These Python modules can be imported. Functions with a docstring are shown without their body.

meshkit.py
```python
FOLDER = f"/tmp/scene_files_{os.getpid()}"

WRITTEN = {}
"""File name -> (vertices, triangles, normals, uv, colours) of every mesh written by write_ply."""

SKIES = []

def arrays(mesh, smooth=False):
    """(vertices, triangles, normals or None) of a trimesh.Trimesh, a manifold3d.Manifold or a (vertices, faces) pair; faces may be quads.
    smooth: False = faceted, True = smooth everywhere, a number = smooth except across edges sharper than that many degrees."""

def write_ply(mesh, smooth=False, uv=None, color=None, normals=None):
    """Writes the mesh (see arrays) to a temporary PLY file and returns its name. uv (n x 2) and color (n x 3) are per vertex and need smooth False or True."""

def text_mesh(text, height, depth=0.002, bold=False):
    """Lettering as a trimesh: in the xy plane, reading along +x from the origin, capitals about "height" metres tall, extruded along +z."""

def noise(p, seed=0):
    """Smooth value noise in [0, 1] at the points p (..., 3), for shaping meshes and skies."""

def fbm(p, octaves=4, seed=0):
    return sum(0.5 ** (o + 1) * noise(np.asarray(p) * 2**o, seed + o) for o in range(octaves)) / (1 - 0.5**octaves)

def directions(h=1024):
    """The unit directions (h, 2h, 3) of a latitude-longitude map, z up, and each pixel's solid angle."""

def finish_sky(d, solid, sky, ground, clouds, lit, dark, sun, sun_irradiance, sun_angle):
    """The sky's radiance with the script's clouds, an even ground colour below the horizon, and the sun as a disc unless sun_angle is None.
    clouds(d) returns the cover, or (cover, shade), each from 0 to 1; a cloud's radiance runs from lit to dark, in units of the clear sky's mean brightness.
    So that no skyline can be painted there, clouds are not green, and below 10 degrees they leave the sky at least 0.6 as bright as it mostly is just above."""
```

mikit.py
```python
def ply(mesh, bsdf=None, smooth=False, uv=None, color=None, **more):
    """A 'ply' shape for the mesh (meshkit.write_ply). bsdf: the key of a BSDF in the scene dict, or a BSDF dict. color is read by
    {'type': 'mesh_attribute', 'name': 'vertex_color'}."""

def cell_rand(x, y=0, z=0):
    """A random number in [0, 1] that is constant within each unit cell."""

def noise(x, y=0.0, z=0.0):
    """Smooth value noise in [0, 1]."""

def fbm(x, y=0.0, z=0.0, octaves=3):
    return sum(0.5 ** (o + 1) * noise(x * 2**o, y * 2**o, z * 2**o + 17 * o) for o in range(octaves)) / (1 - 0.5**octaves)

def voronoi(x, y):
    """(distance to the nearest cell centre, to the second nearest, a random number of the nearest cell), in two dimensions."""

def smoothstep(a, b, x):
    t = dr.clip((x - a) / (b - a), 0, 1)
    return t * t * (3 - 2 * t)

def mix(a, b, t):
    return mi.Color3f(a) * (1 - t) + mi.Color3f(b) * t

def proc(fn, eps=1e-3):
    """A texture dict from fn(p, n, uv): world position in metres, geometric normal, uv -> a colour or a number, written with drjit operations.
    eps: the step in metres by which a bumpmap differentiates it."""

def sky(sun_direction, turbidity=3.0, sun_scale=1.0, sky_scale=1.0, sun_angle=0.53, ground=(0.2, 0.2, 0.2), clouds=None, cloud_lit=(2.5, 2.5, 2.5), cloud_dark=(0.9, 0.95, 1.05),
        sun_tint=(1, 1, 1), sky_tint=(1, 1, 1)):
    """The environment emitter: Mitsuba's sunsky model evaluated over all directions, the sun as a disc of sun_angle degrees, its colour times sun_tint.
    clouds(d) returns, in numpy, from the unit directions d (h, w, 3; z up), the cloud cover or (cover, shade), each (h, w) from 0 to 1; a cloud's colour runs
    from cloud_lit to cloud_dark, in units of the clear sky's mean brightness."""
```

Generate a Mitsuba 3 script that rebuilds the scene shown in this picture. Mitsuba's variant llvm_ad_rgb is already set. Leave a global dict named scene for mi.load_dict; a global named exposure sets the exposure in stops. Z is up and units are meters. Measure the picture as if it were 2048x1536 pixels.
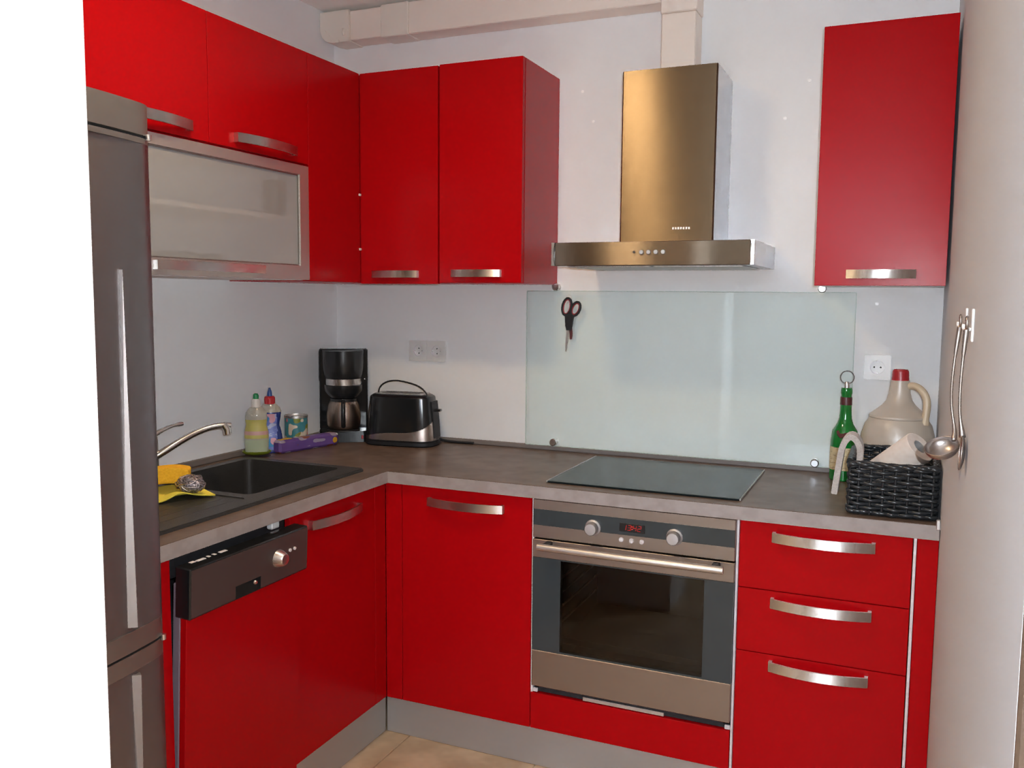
import math, random
import numpy as np
import trimesh
import mitsuba as mi
import drjit as dr
import mikit
from mikit import proc, noise, fbm, smoothstep, mix
from shapely.geometry import Polygon, LineString, Point, box as sbox
from shapely.ops import unary_union

T = mi.ScalarTransform4f
rng = random.Random(7)
scene, labels = {}, {}

# ------------------------------------------------------------------ camera, light, exposure
CAM = np.array([2.0762, -3.0055, 1.4531])
YAW, PITCH, ROLL = 0.4110, 0.0971, 0.0086
FOCAL = 1789.5
FWD = np.array([-0.39767161, 0.91238771, -0.09698432])
UP = np.array([-0.04660598, 0.08547869, 0.99524935])
scene['camera'] = {'type': 'perspective', 'fov_axis': 'x', 'fov': math.degrees(2 * math.atan(1024 / FOCAL)), 'near_clip': 0.02, 'far_clip': 100.0,
                   'to_world': T().look_at(origin=CAM.tolist(), target=(CAM + FWD).tolist(), up=UP.tolist())}
# overcast daylight through the window behind the camera
scene['sky'] = mikit.sky((0.35, -0.5, 0.8), turbidity=6.0, sun_scale=0.0, sky_scale=1.0, ground=(0.35, 0.34, 0.32),
                         clouds=lambda d: np.ones(d.shape[:2]), cloud_lit=(62.0, 73.0, 87.0), cloud_dark=(62.0, 73.0, 87.0))
# the camera's flash, beside the lens
scene['camera_flash'] = {'type': 'point', 'position': (CAM + np.array([0.05, -0.01, 0.045])).tolist(), 'intensity': {'type': 'rgb', 'value': [4.2, 4.5, 4.8]}}
LAMP_POS = (0.93, -1.42, 2.44)
LAMP_RADIANCE = [66.0, 47.0, 27.0]
exposure = 0.93

# ------------------------------------------------------------------ materials
def rgb(*c):
    c = c[0] if len(c) == 1 else c
    return {'type': 'rgb', 'value': list(c)}

def srgb(r, g, b):
    f = lambda v: v / 12.92 if v <= 0.04045 else ((v + 0.055) / 1.055) ** 2.4
    return [f(r / 255), f(g / 255), f(b / 255)]

def M(key, color, rough=0.5, metallic=0.0, spec=0.5, **k):
    c = color if isinstance(color, dict) else rgb(color)
    scene[key] = {'type': 'twosided', 'b': {'type': 'principled', 'base_color': c, 'roughness': rough, 'metallic': metallic, 'specular': spec, **k}}
    return key

def metal(key, color, au, av):
    scene[key] = {'type': 'twosided', 'b': {'type': 'roughconductor', 'material': 'none', 'specular_reflectance': rgb(color), 'alpha_u': au, 'alpha_v': av, 'distribution': 'ggx'}}
    return key

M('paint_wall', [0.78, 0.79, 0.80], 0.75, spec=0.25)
M('paint_right_dimmed', [0.45, 0.45, 0.465], 0.7, spec=0.25)  # darker than the other walls, to offset too much light falling here
M('paint_partition', [0.80, 0.80, 0.80], 0.7, spec=0.3)
M('paint_ceiling', [0.78, 0.76, 0.73], 0.8, spec=0.2)
M('paint_room', [0.30, 0.235, 0.18], 0.8, spec=0.2)
M('tile_floor', proc(lambda p, n, uv: mix([0.36, 0.245, 0.148], [0.50, 0.365, 0.24], smoothstep(0.25, 0.75, fbm(p.x * 9, p.y * 9, 3.0, 4)) * 0.8 + 0.2 * noise(p.x * 60, p.y * 60))), 0.42, spec=0.4)
M('grout', [0.60, 0.50, 0.40], 0.85)
M('red_front', [0.35, 0.0020, 0.0042], 0.25, spec=0.085)
M('red_side', [0.33, 0.003, 0.006], 0.28, spec=0.22)
M('white_board', [0.72, 0.70, 0.74], 0.5)
M('white_plastic', [0.68, 0.68, 0.67], 0.4)
M('duct_plastic', [0.80, 0.72, 0.65], 0.5, spec=0.35)
M('duct_joint', [0.76, 0.71, 0.64], 0.45, spec=0.4)
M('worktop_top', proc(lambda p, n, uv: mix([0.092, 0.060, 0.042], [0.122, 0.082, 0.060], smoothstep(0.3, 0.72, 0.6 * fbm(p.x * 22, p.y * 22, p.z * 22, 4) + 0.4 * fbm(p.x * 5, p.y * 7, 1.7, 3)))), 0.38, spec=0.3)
M('worktop_edge_lit', proc(lambda p, n, uv: mix([0.255, 0.215, 0.20], [0.295, 0.255, 0.24], smoothstep(0.3, 0.7, fbm(p.x * 26, p.y * 26, p.z * 26, 4)))), 0.45, spec=0.4)  # same laminate as the top, lightened to paint in the light it catches
M('upstand', [0.15, 0.125, 0.11], 0.4)
M('sink_composite', proc(lambda p, n, uv: mix([0.016, 0.015, 0.014], [0.034, 0.031, 0.028], noise(p.x * 700, p.y * 700, p.z * 700))), 0.42, spec=0.5)
M('black_plastic', [0.012, 0.013, 0.014], 0.22, spec=0.5)
M('black_matt', [0.012, 0.012, 0.013], 0.5, spec=0.25)
M('black_satin', [0.008, 0.009, 0.010], 0.06, spec=0.30)
M('ring_grey', [0.10, 0.09, 0.09], 0.4, metallic=0.4)
M('dark_gap', [0.01, 0.01, 0.012], 0.7)
metal('chrome', [0.80, 0.79, 0.78], 0.06, 0.06)
metal('handle_steel', [0.70, 0.67, 0.64], 0.055, 0.36)
metal('steel_plain', [0.66, 0.63, 0.60], 0.18, 0.18)
metal('hood_steel_lamplit', [0.205, 0.160, 0.108], 0.032, 0.22)  # gold tint paints in the warm lamp reflection, the steel itself is plain
metal('hood_side_steel', [0.72, 0.72, 0.74], 0.03, 0.03)
metal('oven_steel', [0.38, 0.32, 0.275], 0.26, 0.14)
metal('plinth_steel', [0.62, 0.60, 0.58], 0.45, 0.40)
metal('fridge_steel', [0.30, 0.285, 0.29], 0.12, 0.36)
metal('fridge_trim', [0.36, 0.35, 0.33], 0.20, 0.20)
metal('spoon_steel', [0.46, 0.42, 0.40], 0.10, 0.10)
metal('knob_steel', [0.66, 0.65, 0.66], 0.30, 0.30)
metal('tin', [0.75, 0.74, 0.72], 0.14, 0.14)
metal('aluminium', [0.70, 0.68, 0.67], 0.26, 0.26)
M('dishwasher_steel', [0.075, 0.052, 0.048], 0.34, metallic=0.35)
M('oven_side_glass', [0.038, 0.044, 0.046], 0.08, spec=0.30)
M('oven_cavity', [0.016, 0.012, 0.009], 0.4)
M('oven_rail', [0.13, 0.105, 0.075], 0.35)
scene['oven_pane'] = {'type': 'thindielectric', 'int_ior': 1.5, 'specular_transmittance': rgb(0.15, 0.13, 0.105), 'specular_reflectance': rgb(0.6, 0.6, 0.6)}
scene['splash_pane'] = {'type': 'thindielectric', 'int_ior': 1.5, 'specular_transmittance': rgb(0.94, 1.0, 0.99)}
M('glass_edge', [0.50, 0.60, 0.57], 0.12, spec=0.6)
M('hob_glass', [0.006, 0.010, 0.011], 0.09, spec=0.15)
scene['frosted_glass'] = {'type': 'blendbsdf', 'weight': 0.36,
                          'a': {'type': 'twosided', 'b': {'type': 'principled', 'base_color': rgb(0.34, 0.345, 0.35), 'roughness': 0.38, 'specular': 0.4}},
                          'b': {'type': 'thindielectric', 'int_ior': 1.4}}
M('cup_dark', [0.03, 0.02, 0.015], 0.4)
M('display_red', [0.3, 0.0, 0.0], 0.5)
M('button_grey', [0.62, 0.60, 0.62], 0.35)
M('green_glass', [0.004, 0.13, 0.018], 0.06, spec=0.7)
M('maroon', [0.065, 0.012, 0.012], 0.4)
M('label_cream', proc(lambda p, n, uv: mix([0.58, 0.49, 0.30], [0.38, 0.30, 0.18], smoothstep(0.6, 0.7, noise(p.x * 90, p.y * 90, p.z * 420)))), 0.6)
M('jug_clay', proc(lambda p, n, uv: mix([0.47, 0.41, 0.345], [0.54, 0.48, 0.41], fbm(p.x * 14, p.y * 14, p.z * 22))), 0.32, spec=0.5)
M('jug_handle', [0.56, 0.46, 0.33], 0.4)
M('cap_red', [0.30, 0.012, 0.016], 0.35)
M('rattan', proc(lambda p, n, uv: mix([0.006, 0.008, 0.010], [0.022, 0.027, 0.031], noise(p.x * 160, p.y * 160, p.z * 420))), 0.28, spec=0.6)
M('rattan_stake', [0.012, 0.014, 0.016], 0.3, spec=0.6)
M('paper', proc(lambda p, n, uv: mix([0.74, 0.66, 0.60], [0.80, 0.74, 0.69], noise(p.x * 120, p.y * 120, p.z * 120))), 0.85)
M('cardboard', [0.30, 0.29, 0.28], 0.8)
M('towel_cloth', proc(lambda p, n, uv: mix([0.36, 0.33, 0.31], [0.46, 0.43, 0.41], noise(p.x * 300, p.y * 300, p.z * 300))), 0.9)
M('sponge_orange', proc(lambda p, n, uv: mix([0.60, 0.30, 0.008], [0.72, 0.40, 0.02], noise(p.x * 260, p.y * 260, p.z * 260))), 0.9)
M('cloth_yellow', [0.66, 0.56, 0.07], 0.85)
metal('scourer', [0.62, 0.57, 0.60], 0.18, 0.18)
M('soap_clear', [0.36, 0.345, 0.30], 0.12, spec=0.6)
M('soap_liquid', [0.36, 0.42, 0.30], 0.08, spec=0.8)
M('soap_label', proc(lambda p, n, uv: mix(mix([0.40, 0.36, 0.10], [0.45, 0.44, 0.34], smoothstep(1.045, 1.05, p.z + 0.25 * (p.y + 0.575))), [0.46, 0.27, 0.26], smoothstep(0.977, 0.979, p.z) * (1 - smoothstep(0.990, 0.992, p.z)))), 0.5)
M('cap_green', [0.01, 0.19, 0.06], 0.4)
M('cap_white', [0.62, 0.58, 0.54], 0.4)
M('blue_bottle', [0.012, 0.026, 0.16], 0.25, spec=0.6)
M('blue_spout', [0.02, 0.06, 0.22], 0.3)
M('red_plastic', [0.42, 0.02, 0.025], 0.3)
def blue_label(p, n, uv):
    c = mix([0.12, 0.16, 0.45], [0.34, 0.38, 0.56], smoothstep(0.5, 0.6, fbm(p.x * 40, p.y * 40, p.z * 60)))
    c = mix(c, [0.02, 0.20, 0.42], smoothstep(0.58, 0.62, noise(p.y * 45 + 3, p.z * 45)))
    c = mix(c, [0.55, 0.30, 0.38], smoothstep(0.68, 0.72, noise(p.y * 60, p.z * 52 + 8)))
    red = smoothstep(1.037, 1.041, p.z)
    c2 = mix([0.50, 0.05, 0.07], [0.66, 0.40, 0.38], smoothstep(0.45, 0.6, noise(p.y * 90, p.z * 60)))
    return mix(c, c2, red)
M('blue_label', proc(blue_label), 0.4)
def can_label(p, n, uv):
    a = noise(p.x * 36 + 5, p.y * 36, p.z * 34)
    b = noise(p.x * 44, p.y * 44 + 9, p.z * 40)
    c = mix([0.06, 0.20, 0.24], [0.02, 0.16, 0.18], a)
    c = mix(c, [0.50, 0.10, 0.13], smoothstep(0.60, 0.64, b))
    c = mix(c, [0.17, 0.20, 0.03], smoothstep(0.60, 0.64, a))
    c = mix(c, [0.55, 0.47, 0.38], smoothstep(0.64, 0.68, noise(p.x * 50 + 2, p.y * 50 + 4, p.z * 46)))
    return c
M('can_label', proc(can_label), 0.35)
def pack_print(p, n, uv):
    c = mix([0.085, 0.045, 0.20], [0.13, 0.06, 0.22], fbm(p.x * 30, p.y * 30, p.z * 30))
    c = mix(c, [0.28, 0.24, 0.33], smoothstep(0.63, 0.70, noise(p.y * 34 + 4, p.z * 70 + 2)))
    c = mix(c, [0.17, 0.05, 0.03], smoothstep(0.70, 0.76, noise(p.y * 26 + 11.3, p.z * 40)))
    return c
M('pack_print', proc(pack_print), 0.3)
M('pack_yellow', [0.50, 0.28, 0.02], 0.35)
M('lime_plastic', [0.15, 0.19, 0.015], 0.15, spec=0.6)
M('scissor_red', [0.22, 0.012, 0.016], 0.4)
metal('blade_steel', [0.42, 0.39, 0.37], 0.2, 0.2)
M('casing_wood', proc(lambda p, n, uv: mix([0.060, 0.036, 0.022], [0.085, 0.052, 0.032], noise(p.x * 60, p.y * 60, p.z * 6))), 0.5)
M('window_frame', [0.7, 0.7, 0.7], 0.4)
scene['window_glass'] = {'type': 'thindielectric', 'int_ior': 1.5}

# ------------------------------------------------------------------ helpers
def numbered(base):
    k, i = base, 0
    while k in used:
        i += 1
        k = f'{base}_{i:03d}'
    used.add(k)
    return k
used = set()

def thing(name, label, cat, group=None):
    k = numbered(name)
    labels[k] = {'label': label, 'category': cat}
    if group: labels[k]['group'] = group
    return k

def struct(name):
    k = numbered(name); labels[k] = {'label': name.replace('_', ' '), 'kind': 'structure'}
    return k

def part(parent, name, mesh, bsdf, smooth=False, label=None, uv=None, kind=None, **more):
    k = numbered(parent + '__' + name)
    scene[k] = mikit.ply(mesh, bsdf, smooth, uv=uv, **more) if not isinstance(mesh, dict) else {**mesh, **more}
    if label or kind:
        labels[k] = {}
        if label: labels[k]['label'] = label
        if kind: labels[k]['kind'] = kind
    return k

def whole(key, mesh, bsdf, smooth=False, uv=None, **more):
    scene[key] = mikit.ply(mesh, bsdf, smooth, uv=uv, **more)

cat_ = trimesh.util.concatenate

def hull(pts):
    return trimesh.convex.convex_hull(np.asarray(pts, float))

def cbox(x0, x1, y0, y1, z0, z1, c=0.0015):
    """box with chamfered edges"""
    x0, x1 = min(x0, x1), max(x0, x1); y0, y1 = min(y0, y1), max(y0, y1); z0, z1 = min(z0, z1), max(z0, z1)
    c = min(c, (x1 - x0) * .45, (y1 - y0) * .45, (z1 - z0) * .45)
    P = []
    for a, x in ((1, x0), (-1, x1)):
        for b, y in ((1, y0), (-1, y1)):
            for d, z in ((1, z0), (-1, z1)):
                P += [(x, y + b * c, z + d * c), (x + a * c, y, z + d * c), (x + a * c, y + b * c, z)]
    return hull(P)

def uvbox(mesh):
    """unweld and give planar uv by face direction: u horizontal, v vertical (for brushed metal)"""
    t = mesh.triangles.reshape(-1, 3)
    n = np.repeat(mesh.face_normals, 3, 0)
    a = np.argmax(np.abs(n), 1)
    u = np.where(a == 0, t[:, 1], t[:, 0]); v = np.where(a == 2, t[:, 1], t[:, 2])
    return trimesh.Trimesh(t, np.arange(len(t)).reshape(-1, 3), process=False), np.stack([u, v], 1)

def brushed(parent, name, mesh, bsdf, **k):
    m, uv = uvbox(mesh)
    return part(parent, name, m, bsdf, uv=uv, **k)

def lathe(prof, x=0, y=0, z=0, n=40):
    """prof: (r, z) from the bottom up"""
    m = trimesh.creation.revolve(np.array(prof, float), sections=n)
    m.merge_vertices(); trimesh.repair.fix_normals(m)
    m.apply_translation((x, y, z)); return m

def tube(path, r, n=10, closed=False):
    p = np.asarray(path, float); r = np.broadcast_to(r, (len(p),))
    if closed: t = np.roll(p, -1, 0) - np.roll(p, 1, 0)
    else: t = np.gradient(p, axis=0)
    t /= np.linalg.norm(t, axis=1, keepdims=True) + 1e-12
    a = np.cross(t[0], [0.31, 0.2, 0.93] if abs(t[0][2]) < .9 else [1, 0, 0]); a /= np.linalg.norm(a)
    A = []
    for k in range(len(p)):
        a = a - t[k] * (a @ t[k]); a /= np.linalg.norm(a); A.append(a)
    A = np.array(A); B = np.cross(t, A); ang = np.arange(n) * 2 * np.pi / n
    v = p[:, None] + r[:, None, None] * (np.cos(ang)[None, :, None] * A[:, None] + np.sin(ang)[None, :, None] * B[:, None])
    V = v.reshape(-1, 3); F = []
    m = len(p); rows = m if closed else m - 1
    for i in range(rows):
        for j in range(n):
            a0, a1 = i * n + j, i * n + (j + 1) % n
            b0, b1 = ((i + 1) % m) * n + j, ((i + 1) % m) * n + (j + 1) % n
            F += [(a0, a1, b1), (a0, b1, b0)]
    if not closed:
        V = np.vstack([V, p[0], p[-1]]); c0, c1 = len(V) - 2, len(V) - 1
        for j in range(n):
            F += [(c0, (j + 1) % n, j), (c1, (m - 1) * n + j, (m - 1) * n + (j + 1) % n)]
    mesh = trimesh.Trimesh(V, F, process=False); trimesh.repair.fix_normals(mesh)
    return mesh

def spline(pts, n=40):
    from scipy.interpolate import CubicSpline
    p = np.asarray(pts, float); s = np.r_[0, np.cumsum(np.linalg.norm(np.diff(p, axis=0), axis=1))]
    return CubicSpline(s, p)(np.linspace(0, s[-1], n))

def prism(poly, d):
    return trimesh.creation.extrude_polygon(poly, d, engine='earcut')

def frame(mesh, X, Y, Z, o):
    """map local axes to world axes"""
    m = mesh.copy(); A = np.eye(4); A[:3, 0], A[:3, 1], A[:3, 2], A[:3, 3] = X, Y, Z, o
    m.apply_transform(A)
    if np.linalg.det(A[:3, :3]) < 0: m.invert()
    return m

def xz(poly, y_front, depth):
    """polygon in (x, z) standing upright, its front face at y_front, going back (+y) by depth"""
    return frame(prism(poly, depth), [1, 0, 0], [0, 0, 1], [0, 1, 0], [0, y_front, 0])

def yz(poly, x_front, depth):
    """polygon in (y, z), front face at x_front, going back (-x) by depth"""
    return frame(prism(poly, depth), [0, 1, 0], [0, 0, 1], [-1, 0, 0], [x_front, 0, 0])

def rotz(mesh, a, o=(0, 0, 0)):
    m = mesh.copy(); m.apply_transform(trimesh.transformations.rotation_matrix(a, [0, 0, 1], o)); return m

# ------------------------------------------------------------------ dimensions
W = 2.184            # right wall
CEIL = 2.525
UD = 0.3276          # wall cabinet front plane
ZB, ZT = 1.497, 2.210
FY = 0.58            # base front plane
TOP = 0.90; TH = 0.038
ROOM_Y = -5.2

# ------------------------------------------------------------------ the room
k = struct('floor'); labels[k]['label'] = 'beige tiled kitchen floor'
whole(k, cbox(-2, 4, ROOM_Y, 0, -0.10, -0.006, 0), 'grout')
ts, gx, gy = 0.45, 0.637, -0.50
tile = mikit.ply(cbox(0.002, ts - 0.002, 0.002, ts - 0.002, -0.008, 0.0, 0.002), 'tile_floor')
for i in range(-6, 8):
    for j in range(-11, 2):
        x, y = gx + i * ts, gy + j * ts
        if x < -2 or x + ts > 4 or y < ROOM_Y or y + ts > 0.0: continue
        part('floor', 'tile', tile, None, to_world=T().translate([x, y, 0]))
k = struct('ceiling'); whole(k, cbox(-2, 4, ROOM_Y, 0, CEIL, CEIL + .1, 0), 'paint_ceiling')
labels[k]['label'] = 'plain off-white ceiling'
k = struct('wall_back'); whole(k, cbox(-.1, 4, 0, .1, -.1, CEIL + .1, 0), 'paint_wall'); labels[k]['label'] = 'white back wall behind the hood and hob'
k = struct('wall_left'); whole(k, cbox(-.1, 0, -2.176, 0, -.1, CEIL, 0), 'paint_wall'); labels[k]['label'] = 'white wall behind the sink'
k = struct('wall_right'); whole(k, cbox(W, W + .1, -2.130, 0, 0, CEIL, 0.002), 'paint_right_dimmed'); labels[k]['label'] = 'pale wall at the right where two ladles hang'
k = struct('trim_1'); whole(k, cbox(W, W + .1, -2.140, -2.1305, 0, CEIL, 0.003), 'casing_wood'); labels[k]['label'] = 'dark wooden casing on the end of the right wall'
k = struct('wall_partition'); whole(k, cbox(-2, 1.141, -2.487, -2.176, 0, CEIL, 0.004), 'paint_partition'); labels[k]['label'] = 'bright white partition wall at the left'
k = struct('wall_side'); whole(k, cbox(3.9, 4.0, ROOM_Y, 0, 0, CEIL, 0), 'paint_room'); labels[k]['label'] = 'side wall of the room behind'
k = struct('wall_west'); whole(k, cbox(-2.1, -2, ROOM_Y, -2.3, 0, CEIL, 0), 'paint_room'); labels[k]['label'] = 'far left wall of the room behind the camera'
k = struct('wall_front'); labels[k]['label'] = 'wall behind the camera with a window'
WX0, WX1, WZ0, WZ1 = 1.10, 2.90, 1.56, 2.45
whole(k, xz(sbox(-2, 0, 4, CEIL).difference(sbox(WX0, WZ0, WX1, WZ1)), ROOM_Y - .1, .1), 'paint_room')
k = struct('window_1'); labels[k]['label'] = 'high window behind the camera'
wf = unary_union([sbox(WX0, WZ0, WX1, WZ1).difference(sbox(WX0 + .06, WZ0 + .06, WX1 - .06, WZ1 - .06)), sbox((WX0 + WX1) / 2 - .04, WZ0, (WX0 + WX1) / 2 + .04, WZ1)])
part(k, 'frame', xz(wf, ROOM_Y - .07, .05), 'window_frame')
for a, b in ((WX0 + .06, (WX0 + WX1) / 2 - .04), ((WX0 + WX1) / 2 + .04, WX1 - .06)):
    part(k, 'pane', trimesh.Trimesh([[a, ROOM_Y - .05, WZ0 + .06], [b, ROOM_Y - .05, WZ0 + .06], [b, ROOM_Y - .05, WZ1 - .06], [a, ROOM_Y - .05, WZ1 - .06]], [[0, 2, 1], [0, 3, 2]]), 'window_glass')

# ceiling lamp (outside the frame, mirrored in the hood and the fridge)
k = thing('ceiling_lamp', 'round warm ceiling lamp mirrored in the steel hood', 'lamp')
part(k, 'base', lathe([(0, CEIL - .03), (.075, CEIL - .03), (.085, CEIL - .001), (0, CEIL - .001)], LAMP_POS[0], LAMP_POS[1]), 'white_plastic', 35)
part(k, 'shade', lathe([(.100, CEIL - .055), (.104, CEIL - .055), (.104, CEIL - .029), (.100, CEIL - .029), (.100, CEIL - .055)], LAMP_POS[0], LAMP_POS[1]), 'white_plastic', 30)
t = np.linspace(0, 2 * np.pi, 40, endpoint=False)
gl = trimesh.Trimesh(np.vstack([np.stack([LAMP_POS[0] + .098 * np.cos(t), LAMP_POS[1] + .098 * np.sin(t), np.full(40, CEIL - .050)], 1), [[LAMP_POS[0], LAMP_POS[1], CEIL - .052]]]), [[40, (i + 1) % 40, i] for i in range(40)], process=False)
part(k, 'diffuser', gl, 'white_plastic', emitter={'type': 'area', 'radiance': rgb(LAMP_RADIANCE)})

# ------------------------------------------------------------------ ventilation duct
k = thing('ventilation_duct', 'flat cream plastic ventilation duct under the ceiling, running down to the hood', 'duct')
DB, DT, DD = 2.397, 2.512, 0.092
el = Polygon([(.004, DT), (.004, DB + .05), (.012, DB + .026), (.03, DB + .008), (.06, DB), (.132, DB), (.132, DT)])
part(k, 'elbow', xz(el, -DD - .004, DD + .004), 'duct_joint')
rib = LineString([(.022, DB + .045), (.045, DB + .022), (.085, DB + .004)]).buffer(.006)
part(k, 'rib', xz(rib, -DD - .009, .006), 'duct_joint')
part(k, 'catch', cbox(.108, .116, -DD - .012, -DD - .004, DB + .022, DB + .048, .002), 'duct_plastic')
part(k, 'channel', cbox(.132, .27, -DD + .004, 0, DB + .004, DT - .004, .003), 'duct_plastic')
part(k, 'coupling', cbox(.27, .385, -DD - .004, 0, DB - .002, DT, .003), 'duct_joint')
part(k, 'channel', cbox(.385, 1.316, -DD, 0, DB, DT - .002, .003), 'duct_plastic')
part(k, 'corner_joint', cbox(1.316, 1.434, -DD - .003, 0, DB - .036, DT, .003), 'duct_plastic')
part(k, 'downpipe', cbox(1.319, 1.431, -DD, 0, 2.12, DB - .037, .003), 'duct_plastic')

# ------------------------------------------------------------------ bow handles
def bow(L=0.25, H=0.024, bow_=0.022, th=0.0055, stand=0.010):
    """local: u along, n out of the door, z up; centred"""
    us = np.linspace(-L / 2, L / 2, 33)
    o = stand + bow_ * (1 - (2 * us / L) ** 2)
    outer = np.stack([us, o + th], 1); inner = np.stack([us[::-1], o[::-1]], 1)
    pl = Polygon(np.vstack([outer, inner]))
    for s in (-1, 1):
        pl = pl.union(sbox(*sorted([s * (L / 2 - .009), s * L / 2])[:1], 0, sorted([s * (L / 2 - .009), s * L / 2])[1], stand + th))
    m = prism(pl.buffer(0), H); m.apply_translation((0, 0, -H / 2)); return m
BOW, BOW_L, BOW_S = bow(), bow(0.42, .024, .026), bow(.178, .024, .016)
def bow_uv(m):
    return trimesh.graph.smooth_shade(m, angle=math.radians(20), facet_minarea=None)
def handle_back(parent, x, yf, z, m=BOW, mat='handle_steel'):
    m = bow_uv(m)
    part(parent, 'handle', frame(m, [1, 0, 0], [0, -1, 0], [0, 0, 1], (x, yf, z)), mat, True, label='curved steel bow handle', uv=m.vertices[:, [0, 2]])
def handle_left(parent, xf, y, z, m=BOW, mat='handle_steel'):
    m = bow_uv(m)
    part(parent, 'handle', frame(m, [0, 1, 0], [1, 0, 0], [0, 0, 1], (xf, y, z)), mat, True, label='curved steel bow handle', uv=m.vertices[:, [0, 2]])

# ------------------------------------------------------------------ wall cabinets
DTK, G = 0.018, 0.0012
def door_left(parent, y0, y1, z0, z1, x=UD, mat='red_front'):
    return part(parent, 'door', cbox(x - DTK, x, y0 + G, y1 - G, z0 + G, z1 - G, .0007), mat)
def door_back(parent, x0, x1, z0, z1, y=-UD, mat='red_front'):
    return part(parent, 'door', cbox(x0 + G, x1 - G, y, y + DTK, z0 + G, z1 - G, .0007), mat)

SP1, SP2 = -0.6200, -1.0635
for y0, y1, lab in ((SP2, SP1, 'short red wall cabinet above the frosted glass cabinet, next to the corner cabinet'), (-1.507, SP2, 'short red wall cabinet above the fridge top, leftmost of the wall cabinets')):
    k = thing('wall_cabinet', lab, 'cabinet')
    part(k, 'body', cbox(.001, UD - DTK - .002, y0 + .0005, y1 - .0005, 1.861, ZT, .001), 'red_side')
    d = door_left(k, y0, y1, 1.862, ZT)
    handle_left(d, UD, (y0 + y1) / 2 + .012, 1.893, bow(.27, .026, .020))
k = thing('frosted_glass_cabinet', 'wall cabinet with a frosted glass flap in an aluminium frame, over the sink', 'cabinet')
y0, y1, z0, z1 = -1.507, -.6205, 1.500, 1.858
bd = [cbox(.001, .012, y0, y1, z0, z1), cbox(.012, UD - .026, y0, y0 + .016, z0, z1), cbox(.012, UD - .026, y1 - .016, y1, z0, z1), cbox(.012, UD - .026, y0 + .016, y1 - .016, z0, z0 + .016), cbox(.012, UD - .026, y0 + .016, y1 - .016, z1 - .016, z1)]
part(k, 'body', cat_(bd), 'white_board')
fr = sbox(y0 + G, z0 + G, y1 - G, z1 - G).difference(sbox(y0 + .045, z0 + .045, y1 - .045, z1 - .030))
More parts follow.
